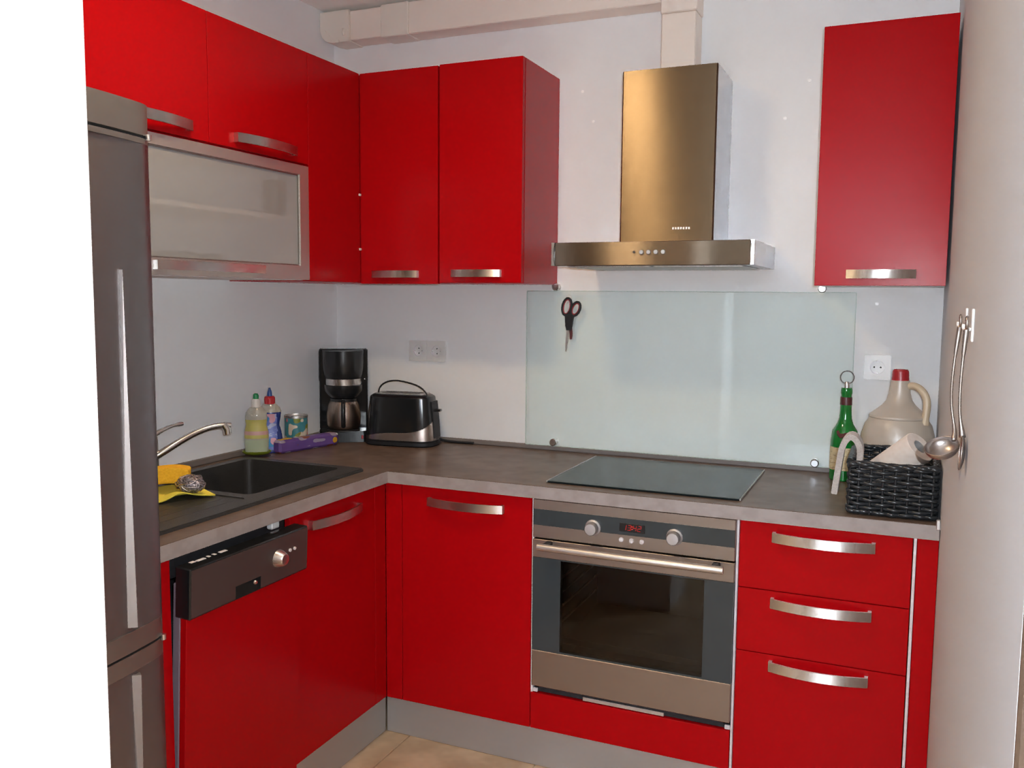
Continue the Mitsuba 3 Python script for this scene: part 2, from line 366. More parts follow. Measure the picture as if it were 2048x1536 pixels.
d = part(k, 'door', yz(fr, UD, .02), 'aluminium', label='aluminium frame of the flap')
part(d, 'glass', trimesh.Trimesh([[UD - .009, y0 + .040, z0 + .040], [UD - .009, y1 - .040, z0 + .040], [UD - .009, y1 - .040, z1 - .026], [UD - .009, y0 + .040, z1 - .026]], [[0, 1, 2], [0, 2, 3]]), 'frosted_glass', label='frosted glass sheet')
part(d, 'glazing_bead', yz(sbox(y0 + .043, z0 + .043, y1 - .043, z1 - .028).difference(sbox(y0 + .049, z0 + .049, y1 - .049, z1 - .034)), UD - .004, .004), 'fridge_trim')
part(d, 'handle', frame(BOW_L, [0, 1, 0], [1, 0, 0], [0, 0, 1], (UD, -1.065, 1.527)), 'chrome', 25, label='long chrome bow handle')
for (cx, cy, cz, r, h, zz) in ((.262, -.708, 0, .036, .105, 1.7005),):
    c = thing('mug', 'dark mug showing dimly through the upper right of the frosted glass', 'mug')
    part(c, 'body', lathe([(0, 0), (r * .8, 0), (r, .02), (r, h), (r - .004, h), (r - .005, .01), (0, .01)], cx, cy, zz), 'cup_dark', 40)
part(k, 'shelf', cbox(.013, .29, y0 + .017, y1 - .017, 1.685, 1.699), 'white_board')
for i, yy in enumerate((-1.19, -1.10, -1.00)):
    c = thing('bowl', ('leftmost', 'middle', 'rightmost')[i] + ' of three brown bowls showing dimly through the bottom of the frosted glass', 'bowl', 'bowls behind the frosted glass')
    part(c, 'body', lathe([(0, 0), (.022, 0), (.042, .03), (.045, .05), (.042, .05), (.038, .03), (.02, .005), (0, .005)], .25, yy, z0 + .0165), 'cup_dark', 40)

k = thing('corner_wall_cabinet', 'red L-shaped corner wall cabinet with two doors meeting at the inner corner', 'cabinet')
Lp = Polygon([(.001, -.001), (.634, -.001), (.634, -UD + DTK + .002), (UD - DTK - .002, -UD + DTK + .002), (UD - DTK - .002, -.6195), (.001, -.6195)])
b = prism(Lp, ZT - ZB); b.apply_translation((0, 0, ZB)); part(k, 'body', b, 'red_side')
door_left(k, SP1, -UD - .0005, ZB, ZT)
d = door_back(k, UD + .0005, .634, ZB - .004, ZT)
handle_back(d, .471, -UD, 1.527, BOW_S)
for zz in (1.80, 1.613):
    part(k, 'bumper', cbox(UD + .001, UD + .006, -UD - .012, -UD - .0005, zz - .004, zz + .004, .001), 'white_plastic')
k = thing('wall_cabinet', 'tall red wall cabinet left of the hood with its side panel showing', 'cabinet')
part(k, 'body', cbox(.6365, .939, -UD + DTK + .002, -.001, ZB, ZT, .001), 'red_side')
d = door_back(k, .638, .939, ZB, ZT + .002)
handle_back(d, .779, -UD, 1.529, BOW_S)
k = thing('wall_cabinet', 'red wall cabinet right of the hood, against the right wall', 'cabinet')
part(k, 'body', cbox(1.846, 2.170, -UD + DTK + .002, -.001, 1.492, 2.200, .001), 'white_board', label='white carcass')
d = door_back(k, 1.8385, 2.1765, 1.491, 2.202)
handle_back(d, 2.0125, -UD, 1.524, BOW_S)

# ------------------------------------------------------------------ hood
k = thing('cooker_hood', 'brushed steel chimney cooker hood with flat canopy above the hob', 'cooker hood')
cx0, cx1, cyf, cz0, cz1 = 1.241, 1.5355, -.2487, 1.619, 2.152
def open_box(x0, x1, yf, z0, z1):
    return cat_([cbox(x0, x1, yf, yf + .002, z0, z1, .0006), cbox(x0, x0 + .002, yf + .002, -.001, z0, z1, .0003), cbox(x1 - .002, x1, yf + .002, -.001, z0, z1, .0003)])
m, uv = uvbox(cat_([hull([(x, y, z) for z in (cz0, cz1) for x, y in [(cx0, cyf + .004), (cx0 + .004, cyf), (cx1 - .004, cyf), (cx1, cyf + .004), (cx1, cyf + .006), (cx0, cyf + .006)]])]))
ch = part(k, 'chimney', m, 'hood_steel_lamplit', uv=uv, label='brushed steel chimney front')
for xs in ((cx0, cx0 + .002), (cx1 - .002, cx1)):
    brushed(ch, 'side', cbox(xs[0], xs[1], cyf + .006, -.001, cz0, cz1, .0004), 'hood_side_steel')
for i in range(7):
    a = 1.409 + i * .0082
    part(ch, 'wordmark', cbox(a, a + .0055, cyf - .0006, cyf + .0002, 1.664, 1.671, .0002), 'aluminium')
ax0, ax1, ayf, az0, az1 = 1.082, 1.6865, -.431, 1.5485, 1.618
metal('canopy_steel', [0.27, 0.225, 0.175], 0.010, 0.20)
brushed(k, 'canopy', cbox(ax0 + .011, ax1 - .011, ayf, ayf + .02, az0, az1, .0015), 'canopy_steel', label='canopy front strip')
bod = hull([(x, y, z) for x, y, z in [(ax0, ayf + .021, az0), (ax1, ayf + .021, az0), (ax1, -.001, az0), (ax0, -.001, az0), (ax0, ayf + .021, az1), (ax1, ayf + .021, az1), (ax1, -.001, az1), (ax0, -.001, az1)]])
brushed(k, 'canopy_body', bod, 'hood_side_steel')
for s, x in ((1, ax0), (-1, ax1)):
    cap = Polygon([(x, az0), (x + s * .0105, az0)] + [(x + s * (.0105 - .005 * math.sin(math.pi * t)), az0 + t * (az1 - az0)) for t in np.linspace(.1, .9, 9)] + [(x + s * .0105, az1), (x, az1)])
    part(k, 'end_cap', xz(cap, ayf - .001, .022), 'chrome')
for i in range(4):
    part(k, 'button', frame(lathe([(0, 0), (.007, 0), (.007, .004), (.006, .0055), (0, .0055)], n=20), [1, 0, 0], [0, 0, 1], [0, -1, 0], (1.364 + .0215 * i, ayf, 1.5865)), 'fridge_trim', 30)
part(k, 'indicator', frame(lathe([(0, 0), (.004, 0), (.004, .001), (0, .001)], n=16), [1, 0, 0], [0, 0, 1], [0, -1, 0], (1.341, ayf, 1.587)), 'dark_gap')
for i in range(2):
    part(k, 'grease_filter', cbox(1.12 + i * .27, 1.38 + i * .27, -.39, -.07, az0 - .004, az0 - .0005, .001), 'aluminium')

# ------------------------------------------------------------------ worktop
k = thing('worktop', 'L-shaped grey-brown laminate kitchen worktop with light painted into its front edge', 'worktop')
WL = -1.553
Lw = Polygon([(0.001, -.001), (W - .002, -.001), (W - .002, -.60), (.60, -.60), (.60, WL), (.001, WL)])
SX0, SX1, SY0, SY1 = .062, .535, -1.520, -.625       # sink outline
hole = sbox(SX0 + .03, -1.098, SX1 - .06, SY1 - .03)
lw = Lw.difference(hole)
b = prism(lw.buffer(-.0016, join_style=2), .0016); b.apply_translation((0, 0, TOP - .0016))
b2 = prism(lw, TH - .0016); b2.apply_translation((0, 0, TOP - TH))
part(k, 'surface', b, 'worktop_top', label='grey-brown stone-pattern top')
part(k, 'front_edge', b2, 'worktop_edge_lit', label='front edge with the light on it put into a paler colour')
part(k, 'upstand', cbox(.013, W - .003, -.012, -.001, TOP, TOP + .018, .003), 'upstand')
part(k, 'upstand', cbox(.001, .012, WL, -.001, TOP, TOP + .022, .003), 'upstand')
part(k, 'end_cap', cbox(W - .0105, W - .0005, -.603, -.590, TOP - .012, TOP + .014, .002), 'aluminium', label='small metal end cap at the right wall')

# ------------------------------------------------------------------ base units
ZP = 0.145; ZC = TOP - TH - .001
k = thing('plinth', 'brushed metal plinth under the back row of base units', 'plinth')
brushed(k, 'board', cbox(.552, W - .004, -.532, -.516, 0.001, ZP - .002, .001), 'plinth_steel')
k = thing('plinth', 'brushed metal plinth under the sink and dishwasher', 'plinth')
brushed(k, 'board', cbox(.532, .548, -1.55, -.534, 0.001, ZP - .002, .001), 'plinth_steel')

k = thing('corner_base_cabinet', 'red base cabinet door left of the oven with a bow handle', 'cabinet')
part(k, 'body', cbox(.585, 1.085, -.555, -.02, ZP + .002, ZC - .02, .001), 'white_board')
part(k, 'filler', cbox(.5805, .6395, -FY, -FY + .018, ZP, ZC, .001), 'red_front', label='narrow red corner filler strip')
d = part(k, 'door', cbox(.641, 1.0865, -FY, -FY + DTK, ZP, ZC, .0014), 'red_front')
handle_back(d, .868, -FY, .814, bow(.258, .026, .020))

k = thing('sink_cabinet', 'red base cabinet under the sink with a bow handle', 'cabinet')
part(k, 'body', cbox(.02, .560, -1.0705, -.60, ZP + .002, .68, .001), 'white_board')
part(k, 'filler', cbox(FY - .018, FY, -.6435, -.5805, ZP, ZC, .001), 'red_front')
d = part(k, 'door', cbox(FY - DTK, FY, -1.0695, -.645, ZP, ZC, .0014), 'red_front')
handle_left(d, FY, -.862, .813, bow(.252, .026, .020))

k = thing('side_panel', 'narrow red end panel between the fridge and the dishwasher', 'panel')
part(k, 'board', cbox(.02, .5855, -1.5535, -1.5085, 0.002, ZC, .001), 'red_front')

# dishwasher, door tilted open
k = thing('dishwasher', 'slim built-in dishwasher with dark control panel, its red door tilted ajar', 'dishwasher')
DY0, DY1 = -1.5055, -1.072
part(k, 'tub', cbox(.03, .562, DY0 - .002, DY1 + .0005, ZP + .004, .700, .002), 'dark_gap')
piv = np.array([.575, 0, .150]); th = math.radians(2.8)
RT = trimesh.transformations.rotation_matrix(th, [0, 1, 0], piv)
def tilt(m): m = m.copy(); m.apply_transform(RT); return m
dr_ = part(k, 'door', tilt(cbox(.5755, .594, DY0 + .006, DY1 - .001, .148, .735, .0014)), 'red_front', label='red door front')
part(dr_, 'inner_door', tilt(cbox(.552, .575, DY0 + .006, DY1 - .004, .155, .80, .003)), 'white_in_shade')
M('white_in_shade', [0.15, 0.12, 0.15], 0.5)  # white inner door, its shade put into the colour
cp = part(k, 'control_panel', tilt(cbox(.563, .608, DY0 + .001, DY1, .722, .842, .003)), 'black_satin', label='black housing of the control panel')
fp = sbox(DY0 + .004, .727, DY1 - .003, .838).difference(sbox(-1.355, .725, -1.262, .758))
part(cp, 'fascia', tilt(yz(fp, .6095, .0017)), 'dishwasher_steel', label='dark steel fascia')
part(cp, 'grip', tilt(cbox(.602, .6075, -1.350, -1.264, .728, .756, .002)), 'dark_gap')
kn = frame(lathe([(0, 0), (.024, 0), (.022, .006), (.017, .018), (.014, .022), (0, .023)], n=32), [0, 1, 0], [0, 0, 1], [1, 0, 0], (.6095, -1.195, .785))
part(cp, 'dial', tilt(kn), 'chrome', 40, label='chrome dial')
for yy in (-1.150, -1.131):
    part(cp, 'button', tilt(frame(lathe([(0, 0), (.0045, 0), (.0045, .003), (0, .003)], n=16), [0, 1, 0], [0, 0, 1], [1, 0, 0], (.6095, yy, .795))), 'button_grey', 30)
part(cp, 'latch', tilt(frame(lathe([(0, 0), (.006, 0), (.004, .005), (0, .006)], n=16), [0, 1, 0], [0, 0, 1], [1, 0, 0], (.6075, -1.283, .748))), 'chrome', 30)
for a, b_, cc in ((-1.47, -1.455, .575), (-1.452, -1.425, .578), (-1.415, -1.407, .576), (-1.396, -1.388, .576), (-1.376, -1.352, .577)):
    part(cp, 'symbol', tilt(cbox(cc - .006, cc + .004, a, b_, .8418, .8428, .0003)), 'button_grey')
part(k, 'top_bar', cbox(.540, .560, DY0 - .002, DY1 + .0005, .80, ZC - .003, .002), 'dark_gap')
part(k, 'latch_cover', cbox(.566, .585, -1.150, -1.118, ZC - .022, ZC - .002, .003), 'white_plastic', label='white plastic latch cover')

# oven housing and oven
k = thing('oven_housing', 'built-in unit around the oven with white edges and a red panel below', 'cabinet')
for a, b_ in ((1.088, 1.0945), (1.688, 1.6945)):
    part(k, 'gable', cbox(a, b_, -.578, -.02, ZP if a < 1.5 else ZP, ZC, .001), 'white_board', label='white gable edge')
part(k, 'base_shelf', cbox(1.095, 1.6875, -.570, -.03, .2605, .272, .001), 'dark_gap')
part(k, 'air_guide', cbox(1.255, 1.50, -.577, -.571, .2605, .272, .001), 'aluminium')
for a in (1.0955, 1.672):
    part(k, 'corner_bracket', cbox(a, a + .015, -.578, -.571, .2605, .272, .001), 'white_board')
part(k, 'lower_panel', cbox(1.0885, 1.6865, -FY, -FY + DTK, ZP, .2585, .0014), 'red_front', label='red panel below the oven')
k = thing('oven', 'built-in steel oven with dark glass window and red clock display', 'oven')
OX0, OX1, OF = 1.0955, 1.6870, -.590
cav = cat_([cbox(1.13, 1.65, -.10, -.09, .30, .72), cbox(1.13, 1.14, -.555, -.10, .30, .72), cbox(1.64, 1.65, -.555, -.10, .30, .72), cbox(1.14, 1.64, -.555, -.10, .30, .312), cbox(1.14, 1.64, -.555, -.10, .708, .72)])
part(k, 'cavity', cav, 'oven_cavity')
for xs in (1.142, 1.632):
    for zz in (.385, .45, .50, .545, .59, .64):
        part(k, 'rack_support', tube([(xs + .004, -.50, zz), (xs + .004, -.12, zz)], .0035, 6), 'oven_rail')
part(k, 'baking_tray', cat_([cbox(1.152, 1.628, -.50, -.12, .395, .398, .001), cbox(1.152, 1.628, -.505, -.50, .395, .415, .001)]), 'oven_tray')
M('oven_tray', [0.022, 0.018, 0.014], 0.4)
pan = part(k, 'control_panel', uvbox(cbox(OX0, OX1, OF, -.50, .742, ZC - .002, .002))[0], 'oven_steel', uv=uvbox(cbox(OX0, OX1, OF, -.50, .742, ZC - .002, .002))[1], label='brushed steel control panel')
part(pan, 'glass_band', cbox(OX0 + .001, OX1 - .001, OF - .0012, OF + .001, .781, .829, .0006), 'oven_side_glass', label='grey glass band')
dsp = part(pan, 'clock', cbox(1.362, 1.436, OF - .0025, OF - .0012, .7915, .8155, .0006), 'black_plastic', label='clock display reading 13:42 in red')
SEG = {'a': (0, 2, 1, 2), 'b': (1, 1, 1, 2), 'c': (1, 0, 1, 1), 'd': (0, 0, 1, 0), 'e': (0, 0, 0, 1), 'f': (0, 1, 0, 2), 'g': (0, 1, 1, 1)}
DIG = {'1': 'bc', '3': 'abcdg', '4': 'bcfg', '2': 'abged'}
def digit(ch, x, z, w, h):
    return unary_union([LineString([(x + s[0] * w + .0012 * s[1], z + s[1] * h / 2), (x + s[2] * w + .0012 * s[3], z + s[3] * h / 2)]).buffer(.0011, cap_style=2) for s in (SEG[c] for c in DIG[ch])])
for ch, xx in zip('1342', (1.372, 1.3855, 1.4015, 1.415)):
    g = digit(ch, xx, .7965, .0085, .0145)
    mm = cat_([xz(q, OF - .0032, .0006) for q in getattr(g, 'geoms', [g])])
    part(dsp, 'digit', mm, 'display_red', emitter={'type': 'area', 'radiance': rgb(3.2, .07, .05)})
for zz in (.8005, .8075):
    part(dsp, 'colon', cbox(1.3985, 1.4003, OF - .0032, OF - .0026, zz - .0009, zz + .0009, .0002), 'display_red', emitter={'type': 'area', 'radiance': rgb(3.2, .07, .05)})
for i in range(3):
    part(pan, 'button', frame(lathe([(0, 0), (.0070, 0), (.0062, .004), (0, .0045)], n=20), [1, 0, 0], [0, 0, 1], [0, -1, 0], (1.3675 + .030 * i, OF, .7665)), 'button_grey', 35)
for xx in (1.283, 1.521):
    part(pan, 'knob', frame(lathe([(0, 0), (.024, 0), (.0235, .004), (.019, .008), (.0185, .024), (.016, .028), (0, .029)], n=36), [1, 0, 0], [0, 0, 1], [0, -1, 0], (xx, OF - .0012, .792)), 'knob_steel', 35, label='round satin metal knob')
dz0, dz1 = .285, .738
wx0, wx1, wz0, wz1 = 1.184, 1.607, .398, .680
fo = part(k, 'door', xz(sbox(OX0, .397, OX1, .683).difference(sbox(wx0, wz0 + .004, wx1, wz1)), OF, .022), 'oven_side_glass', label='grey glass oven door')
m, uv = uvbox(cbox(OX0, OX1, OF - .001, OF + .021, .683, dz1, .0015)); part(fo, 'top_strip', m, 'oven_steel', uv=uv, label='brushed steel strip behind the handle')
m, uv = uvbox(cbox(OX0, OX1, OF - .001, OF + .021, dz0, .397, .0015)); part(fo, 'bottom_strip', m, 'oven_steel', uv=uv, label='wide brushed steel strip at the bottom')
part(fo, 'window', trimesh.Trimesh([[wx0, OF + .004, wz0], [wx1, OF + .004, wz0], [wx1, OF + .004, wz1], [wx0, OF + .004, wz1]], [[0, 1, 2], [0, 2, 3]]), 'oven_pane', label='dark tinted window')
hb = [(OX0 + .012, OF - .048, .722), (OX1 - .012, OF - .048, .722)]
hp = [(x, OF - .043 - .004 * math.sin(math.pi * t), .727) for t, x in zip(np.linspace(0, 1, 24), np.linspace(1.128, 1.664, 24))]
hd = part(fo, 'handle', tube(hp, .0105, 20), 'steel_plain', 40, label='round steel bar handle')
for xx in (1.150, 1.640):
    part(hd, 'post', cbox(xx - .010, xx + .010, OF - .036, OF - .001, .718, .737, .003), 'black_matt')
part(k, 'vent_slot', cbox(OX0 + .02, OX1 - .02, -.574, -.54, .2735, .2845, .0005), 'dark_gap')

# drawers
k = thing('drawer_unit', 'red unit of three drawers right of the oven', 'drawer unit')
DX0, DX1 = 1.6965, 2.124
part(k, 'body', cbox(1.698, 2.120, -.555, -.02, ZP + .002, ZC - .02, .001), 'white_board')
for z0, z1, hz, w_ in ((.6735, ZC - .002, .822, .255), (.4965, .6715, .642, .252), (ZP, .4945, .467, .250)):
    d = part(k, 'drawer', cbox(DX0, DX1, -FY, -FY + DTK, z0, z1, .0014), 'red_front')
    handle_back(d, 1.910, -FY, hz, bow(w_, .026, .022))
part(k, 'edge_strip', cbox(DX1 + .002, DX1 + .009, -FY - .003, -.03, ZP, ZC, .001), 'white_board', label='pale vertical edge strip')
part(k, 'filler', cbox(DX1 + .010, W - .001, -FY, -FY + DTK, ZP, ZC, .001), 'red_front', label='narrow red filler panel beside the wall')

# ------------------------------------------------------------------ sink and tap
k = thing('sink', 'black composite sink with drainer set into the worktop', 'sink')
bx0, bx1, by0, by1 = SX0 + .035, SX1 - .07, -1.090, SY1 - .035
rim = Polygon([(SX0, SY0), (SX1, SY0), (SX1, SY1), (SX0, SY1)]).buffer(-.02).buffer(.02)
bowl_h = sbox(bx0, by0, bx1, by1).buffer(-.025).buffer(.025)
dr_h = sbox(SX0 + .09, SY0 + .035, SX1 - .05, -1.125).buffer(-.02).buffer(.02)
r1 = prism(rim.difference(bowl_h), .006); r1.apply_translation((0, 0, TOP))
r2 = prism(rim.buffer(-.004).difference(bowl_h).difference(dr_h), .003); r2.apply_translation((0, 0, TOP + .006))
part(k, 'rim', cat_([r1, r2]), 'sink_composite')
bw = [prism(bowl_h.buffer(.004).difference(bowl_h), .180)]; bw[0].apply_translation((0, 0, TOP - .175))
fl = prism(bowl_h.buffer(.004), .006); fl.apply_translation((0, 0, TOP - .181)); bw.append(fl)
part(k, 'bowl', cat_(bw), 'sink_composite')
part(k, 'drain', lathe([(0, 0), (.045, 0), (.045, .003), (.03, .001), (0, .001)], (bx0 + bx1) / 2, (by0 + by1) / 2, TOP - .175), 'chrome', 30)
for i in range(7):
    xx = SX0 + .135 + i * .042
    part(k, 'drainer_rib', cbox(xx, xx + .014, SY0 + .06, -1.15, TOP + .0050, TOP + .0066, .0005), 'sink_composite')

k = thing('tap', 'chrome single-lever kitchen tap with angled spout behind the sink', 'tap')
tx, ty = .098, -1.075
part(k, 'body', lathe([(0, 0), (.026, 0), (.026, .006), (.019, .012), (.018, .122), (.016, .136), (0, .140)], tx, ty, TOP + .009), 'chrome', 40)
sp = spline([(tx + .012, ty + .005, .985), (tx + .035, ty + .045, 1.01), (.165, -.94, 1.048), (.195, -.895, 1.058), (.212, -.872, 1.056)], 28)
s_ = part(k, 'spout', tube(sp, np.linspace(.0105, .0085, 28), 16), 'chrome', 50)
part(s_, 'nozzle', tube([(.200, -.890, 1.062), (.205, -.880, 1.047), (.207, -.878, 1.030)], [.0105, .0125, .0115], 16), 'chrome', 40)
part(k, 'lever', tube(spline([(tx, ty, 1.040), (tx + .004, ty + .02, 1.050), (tx + .012, ty + .080, 1.066), (tx + .016, ty + .108, 1.067)], 16), np.r_[np.linspace(.008, .0042, 12), [.005, .006, .006, .005]], 12), 'chrome', 50)

# things at the sink
k = thing('cleaning_cloth', 'yellow cleaning cloth lying flat on the sink under the sponge', 'cloth')
us, vs = np.linspace(-.115, .115, 34), np.linspace(-.08, .08, 20)
def sheet(fn, us, vs, th):
    U, V = np.meshgrid(us, vs, indexing='ij'); P = fn(U, V); nu, nv = U.shape
    lo, hi = P.reshape(-1, 3).copy(), P.reshape(-1, 3).copy(); hi[:, 2] += th
    idx = np.arange(nu * nv).reshape(nu, nv); q = np.stack([idx[:-1, :-1], idx[1:, :-1], idx[1:, 1:], idx[:-1, 1:]], -1).reshape(-1, 4)
    n0 = nu * nv; F = np.vstack([q[:, [0, 1, 2]] + n0, q[:, [0, 2, 3]] + n0, q[:, [0, 2, 1]], q[:, [0, 3, 2]]])
    bd = np.r_[idx[:, 0], idx[-1, 1:], idx[-2::-1, -1], idx[0, -2:0:-1]]; nx = np.roll(bd, -1)
    F = np.vstack([F, np.stack([bd, nx, nx + n0], -1), np.stack([bd, nx + n0, bd + n0], -1)])
    m = trimesh.Trimesh(np.vstack([lo, hi]), F, process=False); trimesh.repair.fix_normals(m); return m
def clothf(U, V):
    a = math.radians(62); x = .265 + U * math.cos(a) - V * math.sin(a); y = -1.205 + U * math.sin(a) + V * math.cos(a)
    z = TOP + .0095 + .004 * (1 + np.sin(U * 38)) * (np.abs(V) / .08) + .010 * np.exp(-((U - .02) / .03) ** 2) * (V < -.03)
    return np.stack([x, y, z], -1)
whole(k, sheet(clothf, us, vs, .004), 'cloth_yellow', True)
k = thing('sponge', 'orange-yellow cleaning sponge block on the yellow cloth', 'sponge')
sb = trimesh.creation.box((.18, .125, .046)); sb = sb.subdivide().subdivide().subdivide().subdivide()
v = sb.vertices; v *= 1 - .10 * (np.abs(v / [.09, .0625, .023]) ** 6).sum(1, keepdims=True) / 3
v[:, 2] += .006 * np.sin(v[:, 0] * 30); sb.vertices = v
sb = rotz(sb, math.radians(40)); sb.apply_transform(trimesh.transformations.rotation_matrix(math.radians(-8), [1, 0, 0])); sb.apply_translation((.215, -1.175, TOP + .057))
whole(k, sb, 'sponge_orange', True)
k = thing('steel_scourer', 'round metal wire scourer beside the orange sponge', 'scourer')
curls = []
for i in range(46):
    u = np.array([rng.gauss(0, 1) for _ in range(3)]); u /= np.linalg.norm(u); w_ = np.cross(u, [rng.random(), rng.random(), 1]); w_ /= np.linalg.norm(w_); q_ = np.cross(u, w_)
    t = np.linspace(0, 2 * np.pi, 18, endpoint=False); r = .7 + .3 * rng.random()
    P = (np.cos(t)[:, None] * w_ + np.sin(t)[:, None] * q_ + (u * .45 * rng.uniform(-1, 1))) * [.040 * r, .032 * r, .024 * r]
    P += .003 * np.sin(5 * t + i)[:, None] * u
    curls.append(tube(P, .0022, 5, True))
sc = cat_(curls); sc.apply_translation((.338, -1.176, TOP + .0445)); whole(k, sc, 'scourer', True)

# ------------------------------------------------------------------ fridge
k = thing('fridge', 'tall dark stainless steel fridge-freezer with convex doors at the left', 'fridge')
FX, fy0, fy1 = .645, -2.168, -1.584
part(k, 'body', cbox(.02, .585, fy0 + .002, fy1 - .002, .03, 1.838, .004), 'black_matt')
def bulge(z0, z1, depth=.020, y0=fy0, y1=fy1, xb=.590, n=40):
    ys = np.linspace(y0, y1, n); t = (2 * (ys - y0) / (y1 - y0) - 1)
    xs = FX + depth * (1 - np.abs(t) ** 2.2) - .010 * np.abs(t) ** 24
    pl = Polygon(list(zip(xs, ys)) + [(xb, y1), (xb, y0)])
    m = prism(pl, z1 - z0); m.apply_translation((0, 0, z0)); return m
def bulge_uv(m):
    mm = trimesh.graph.smooth_shade(m, angle=math.radians(20), facet_minarea=None)
    return mm, np.stack([mm.vertices[:, 1], mm.vertices[:, 2]], 1)
for nm, z0, z1 in (('door', .725, 1.755), ('freezer_door', .06, .680)):
    m, uv = bulge_uv(bulge(z0, z1)); k2 = part(k, nm, m, 'fridge_steel', True, uv=uv)
def streak_wedge(z0, w0, z1, w1, y):  # added wedge, shaped to imitate a bright light streak on the door
    P = []
    for z, w in ((z0, w0), (z1, w1)):
        P += [(FX + .012, y - w / 2, z), (FX + .012, y + w / 2, z), (FX + .0185 + w * .42, y + w * .02, z)]
    return hull(P)
part(k, 'streak_wedge', streak_wedge(.775, .024, 1.50, .002, -1.688), 'streak_steel', label='added tapering wedge imitating a light streak on the upper door')
part(k, 'streak_wedge', streak_wedge(.672, .022, .20, .004, -1.682), 'streak_steel', label='added tapering wedge imitating a light streak on the lower door')
metal('streak_steel', [0.62, 0.60, 0.60], 0.22, 0.22)
for nm, z0, z1 in (('door_grip', 1.755, 1.766), ('top_fascia', 1.772, 1.835), ('door_grip', .722, .765), ('freezer_grip', .680, .717)):
    part(k, nm, bulge(z0, z1, .026), 'fridge_trim', 20)
part(k, 'seal_groove', bulge(.7175, .7215, -.004, xb=.589), 'dark_gap', 20)
part(k, 'seal_groove', bulge(1.7665, 1.7715, -.004, xb=.589), 'dark_gap', 20)
for zz in (.7195, 1.769):
    part(k, 'hinge_pin', lathe([(0, -.006), (.006, -.006), (.006, .006), (0, .006)], FX + .004, fy1 - .012, zz, 16), 'chrome', 30)

# ------------------------------------------------------------------ hob
k = thing('hob', 'black glass ceramic hob in the worktop under the hood', 'hob')
hx0, hx1, hy0, hy1 = 1.118, 1.690, -.545, -.072
part(k, 'glass', cbox(hx0 + .004, hx1 - .004, hy0, hy1, TOP + .001, TOP + .006, .0015), 'hob_glass')
for a, b_ in ((hx0, hx0 + .0035), (hx1 - .0035, hx1)):
    part(k, 'trim', cbox(a, b_, hy0, hy1, TOP + .0005, TOP + .0072, .0012), 'aluminium')

# ------------------------------------------------------------------ glass splashback
k = thing('glass_splashback', 'clear glass splashback panel on the wall behind the hob', 'splashback')
gx0, gx1, gz0, gz1, gyy = .834, 1.938, .921, 1.474, -.024
part(k, 'pane', trimesh.Trimesh([[gx0, gyy, gz0], [gx1, gyy, gz0], [gx1, gyy, gz1], [gx0, gyy, gz1]], [[0, 1, 2], [0, 2, 3]]), 'splash_pane')
e_ = .003
eg = [cbox(gx0 - .001, gx1 + .001, gyy - e_, gyy + e_, gz1, gz1 + .002, .0005), cbox(gx0 - .001, gx1 + .001, gyy - e_, gyy + e_, gz0 - .002, gz0, .0005), cbox(gx0 - .002, gx0, gyy - e_, gyy + e_, gz0, gz1, .0005), cbox(gx1, gx1 + .002, gyy - e_, gyy + e_, gz0, gz1, .0005)]
part(k, 'rim', cat_(eg), 'glass_edge', label='greenish polished glass edge')
def knob_y(x, z, r=.013, d=.030):
    return frame(lathe([(0, 0), (r * .8, 0), (r * .8, d * .55), (r, d * .6), (r, d * .92), (r * .8, d), (0, d)], n=24), [1, 0, 0], [0, 0, 1], [0, -1, 0], (x, -.001, z))
for x, z in ((.944, 1.489), (1.838, 1.487), (.942, .934), (1.837, .932)):
    part(k, 'holder', knob_y(x, z, .013, .036), 'chrome', 30, label='round chrome holder')

# ------------------------------------------------------------------ scissors on a hook
k = thing('wall_hook', 'small white adhesive hook at the top of the glass splashback, holding the scissors', 'hook')
hk = cat_([frame(lathe([(0, 0), (.011, 0), (.010, .004), (0, .005)], n=20), [1, 0, 0], [0, 0, 1], [0, -1, 0], (.993, gyy - .001, 1.452)), tube(spline([(.993, gyy - .005, 1.445), (.993, gyy - .014, 1.436), (.993, gyy - .021, 1.432), (.993, gyy - .022, 1.440)], 14), .0025, 8)])
part(k, 'body', hk, 'white_plastic', 40)
k = thing('scissors', 'black and red kitchen scissors hanging on the glass splashback', 'scissors')
ys = gyy - .016
def oval(cx, cz, rx, rz, a, n=32):
    t = np.linspace(0, 2 * np.pi, n, endpoint=False); x, z = rx * np.cos(t), rz * np.sin(t)
    return np.stack([cx + x * math.cos(a) - z * math.sin(a), np.full(n, ys), cz + x * math.sin(a) + z * math.cos(a)], 1)
for (cx, cz, rx, rz, a) in ((.991, 1.420, .0165, .030, -.20), (1.024, 1.413, .0155, .025, -.42)):
    g_ = part(k, 'grip', tube(oval(cx, cz, rx, rz, a), .0042, 8, True), 'black_matt', True, label='black loop grip')
    part(g_, 'insert', tube(oval(cx, cz, rx - .0045, rz - .0045, a), .0024, 8, True), 'scissor_red', True, label='red inner lining')
shank = Polygon([(.985, 1.395), (1.010, 1.396), (1.018, 1.388), (1.012, 1.350), (1.008, 1.338), (.992, 1.338), (.988, 1.352)])
part(k, 'shank', xz(shank, ys - .005, .010), 'black_matt')
part(k, 'blade', xz(Polygon([(.992, 1.345), (1.001, 1.345), (.998, 1.30), (.992, 1.262), (.988, 1.264), (.989, 1.30)]), ys - .0015, .0025), 'blade_steel')
part(k, 'blade', xz(Polygon([(1.000, 1.345), (1.012, 1.345), (1.013, 1.320), (1.010, 1.306), (1.003, 1.306)]), ys + .0015, .0025), 'maroon', label='short second blade with a reddish reflection painted in')  # maroon here paints the reddish reflection on the blade

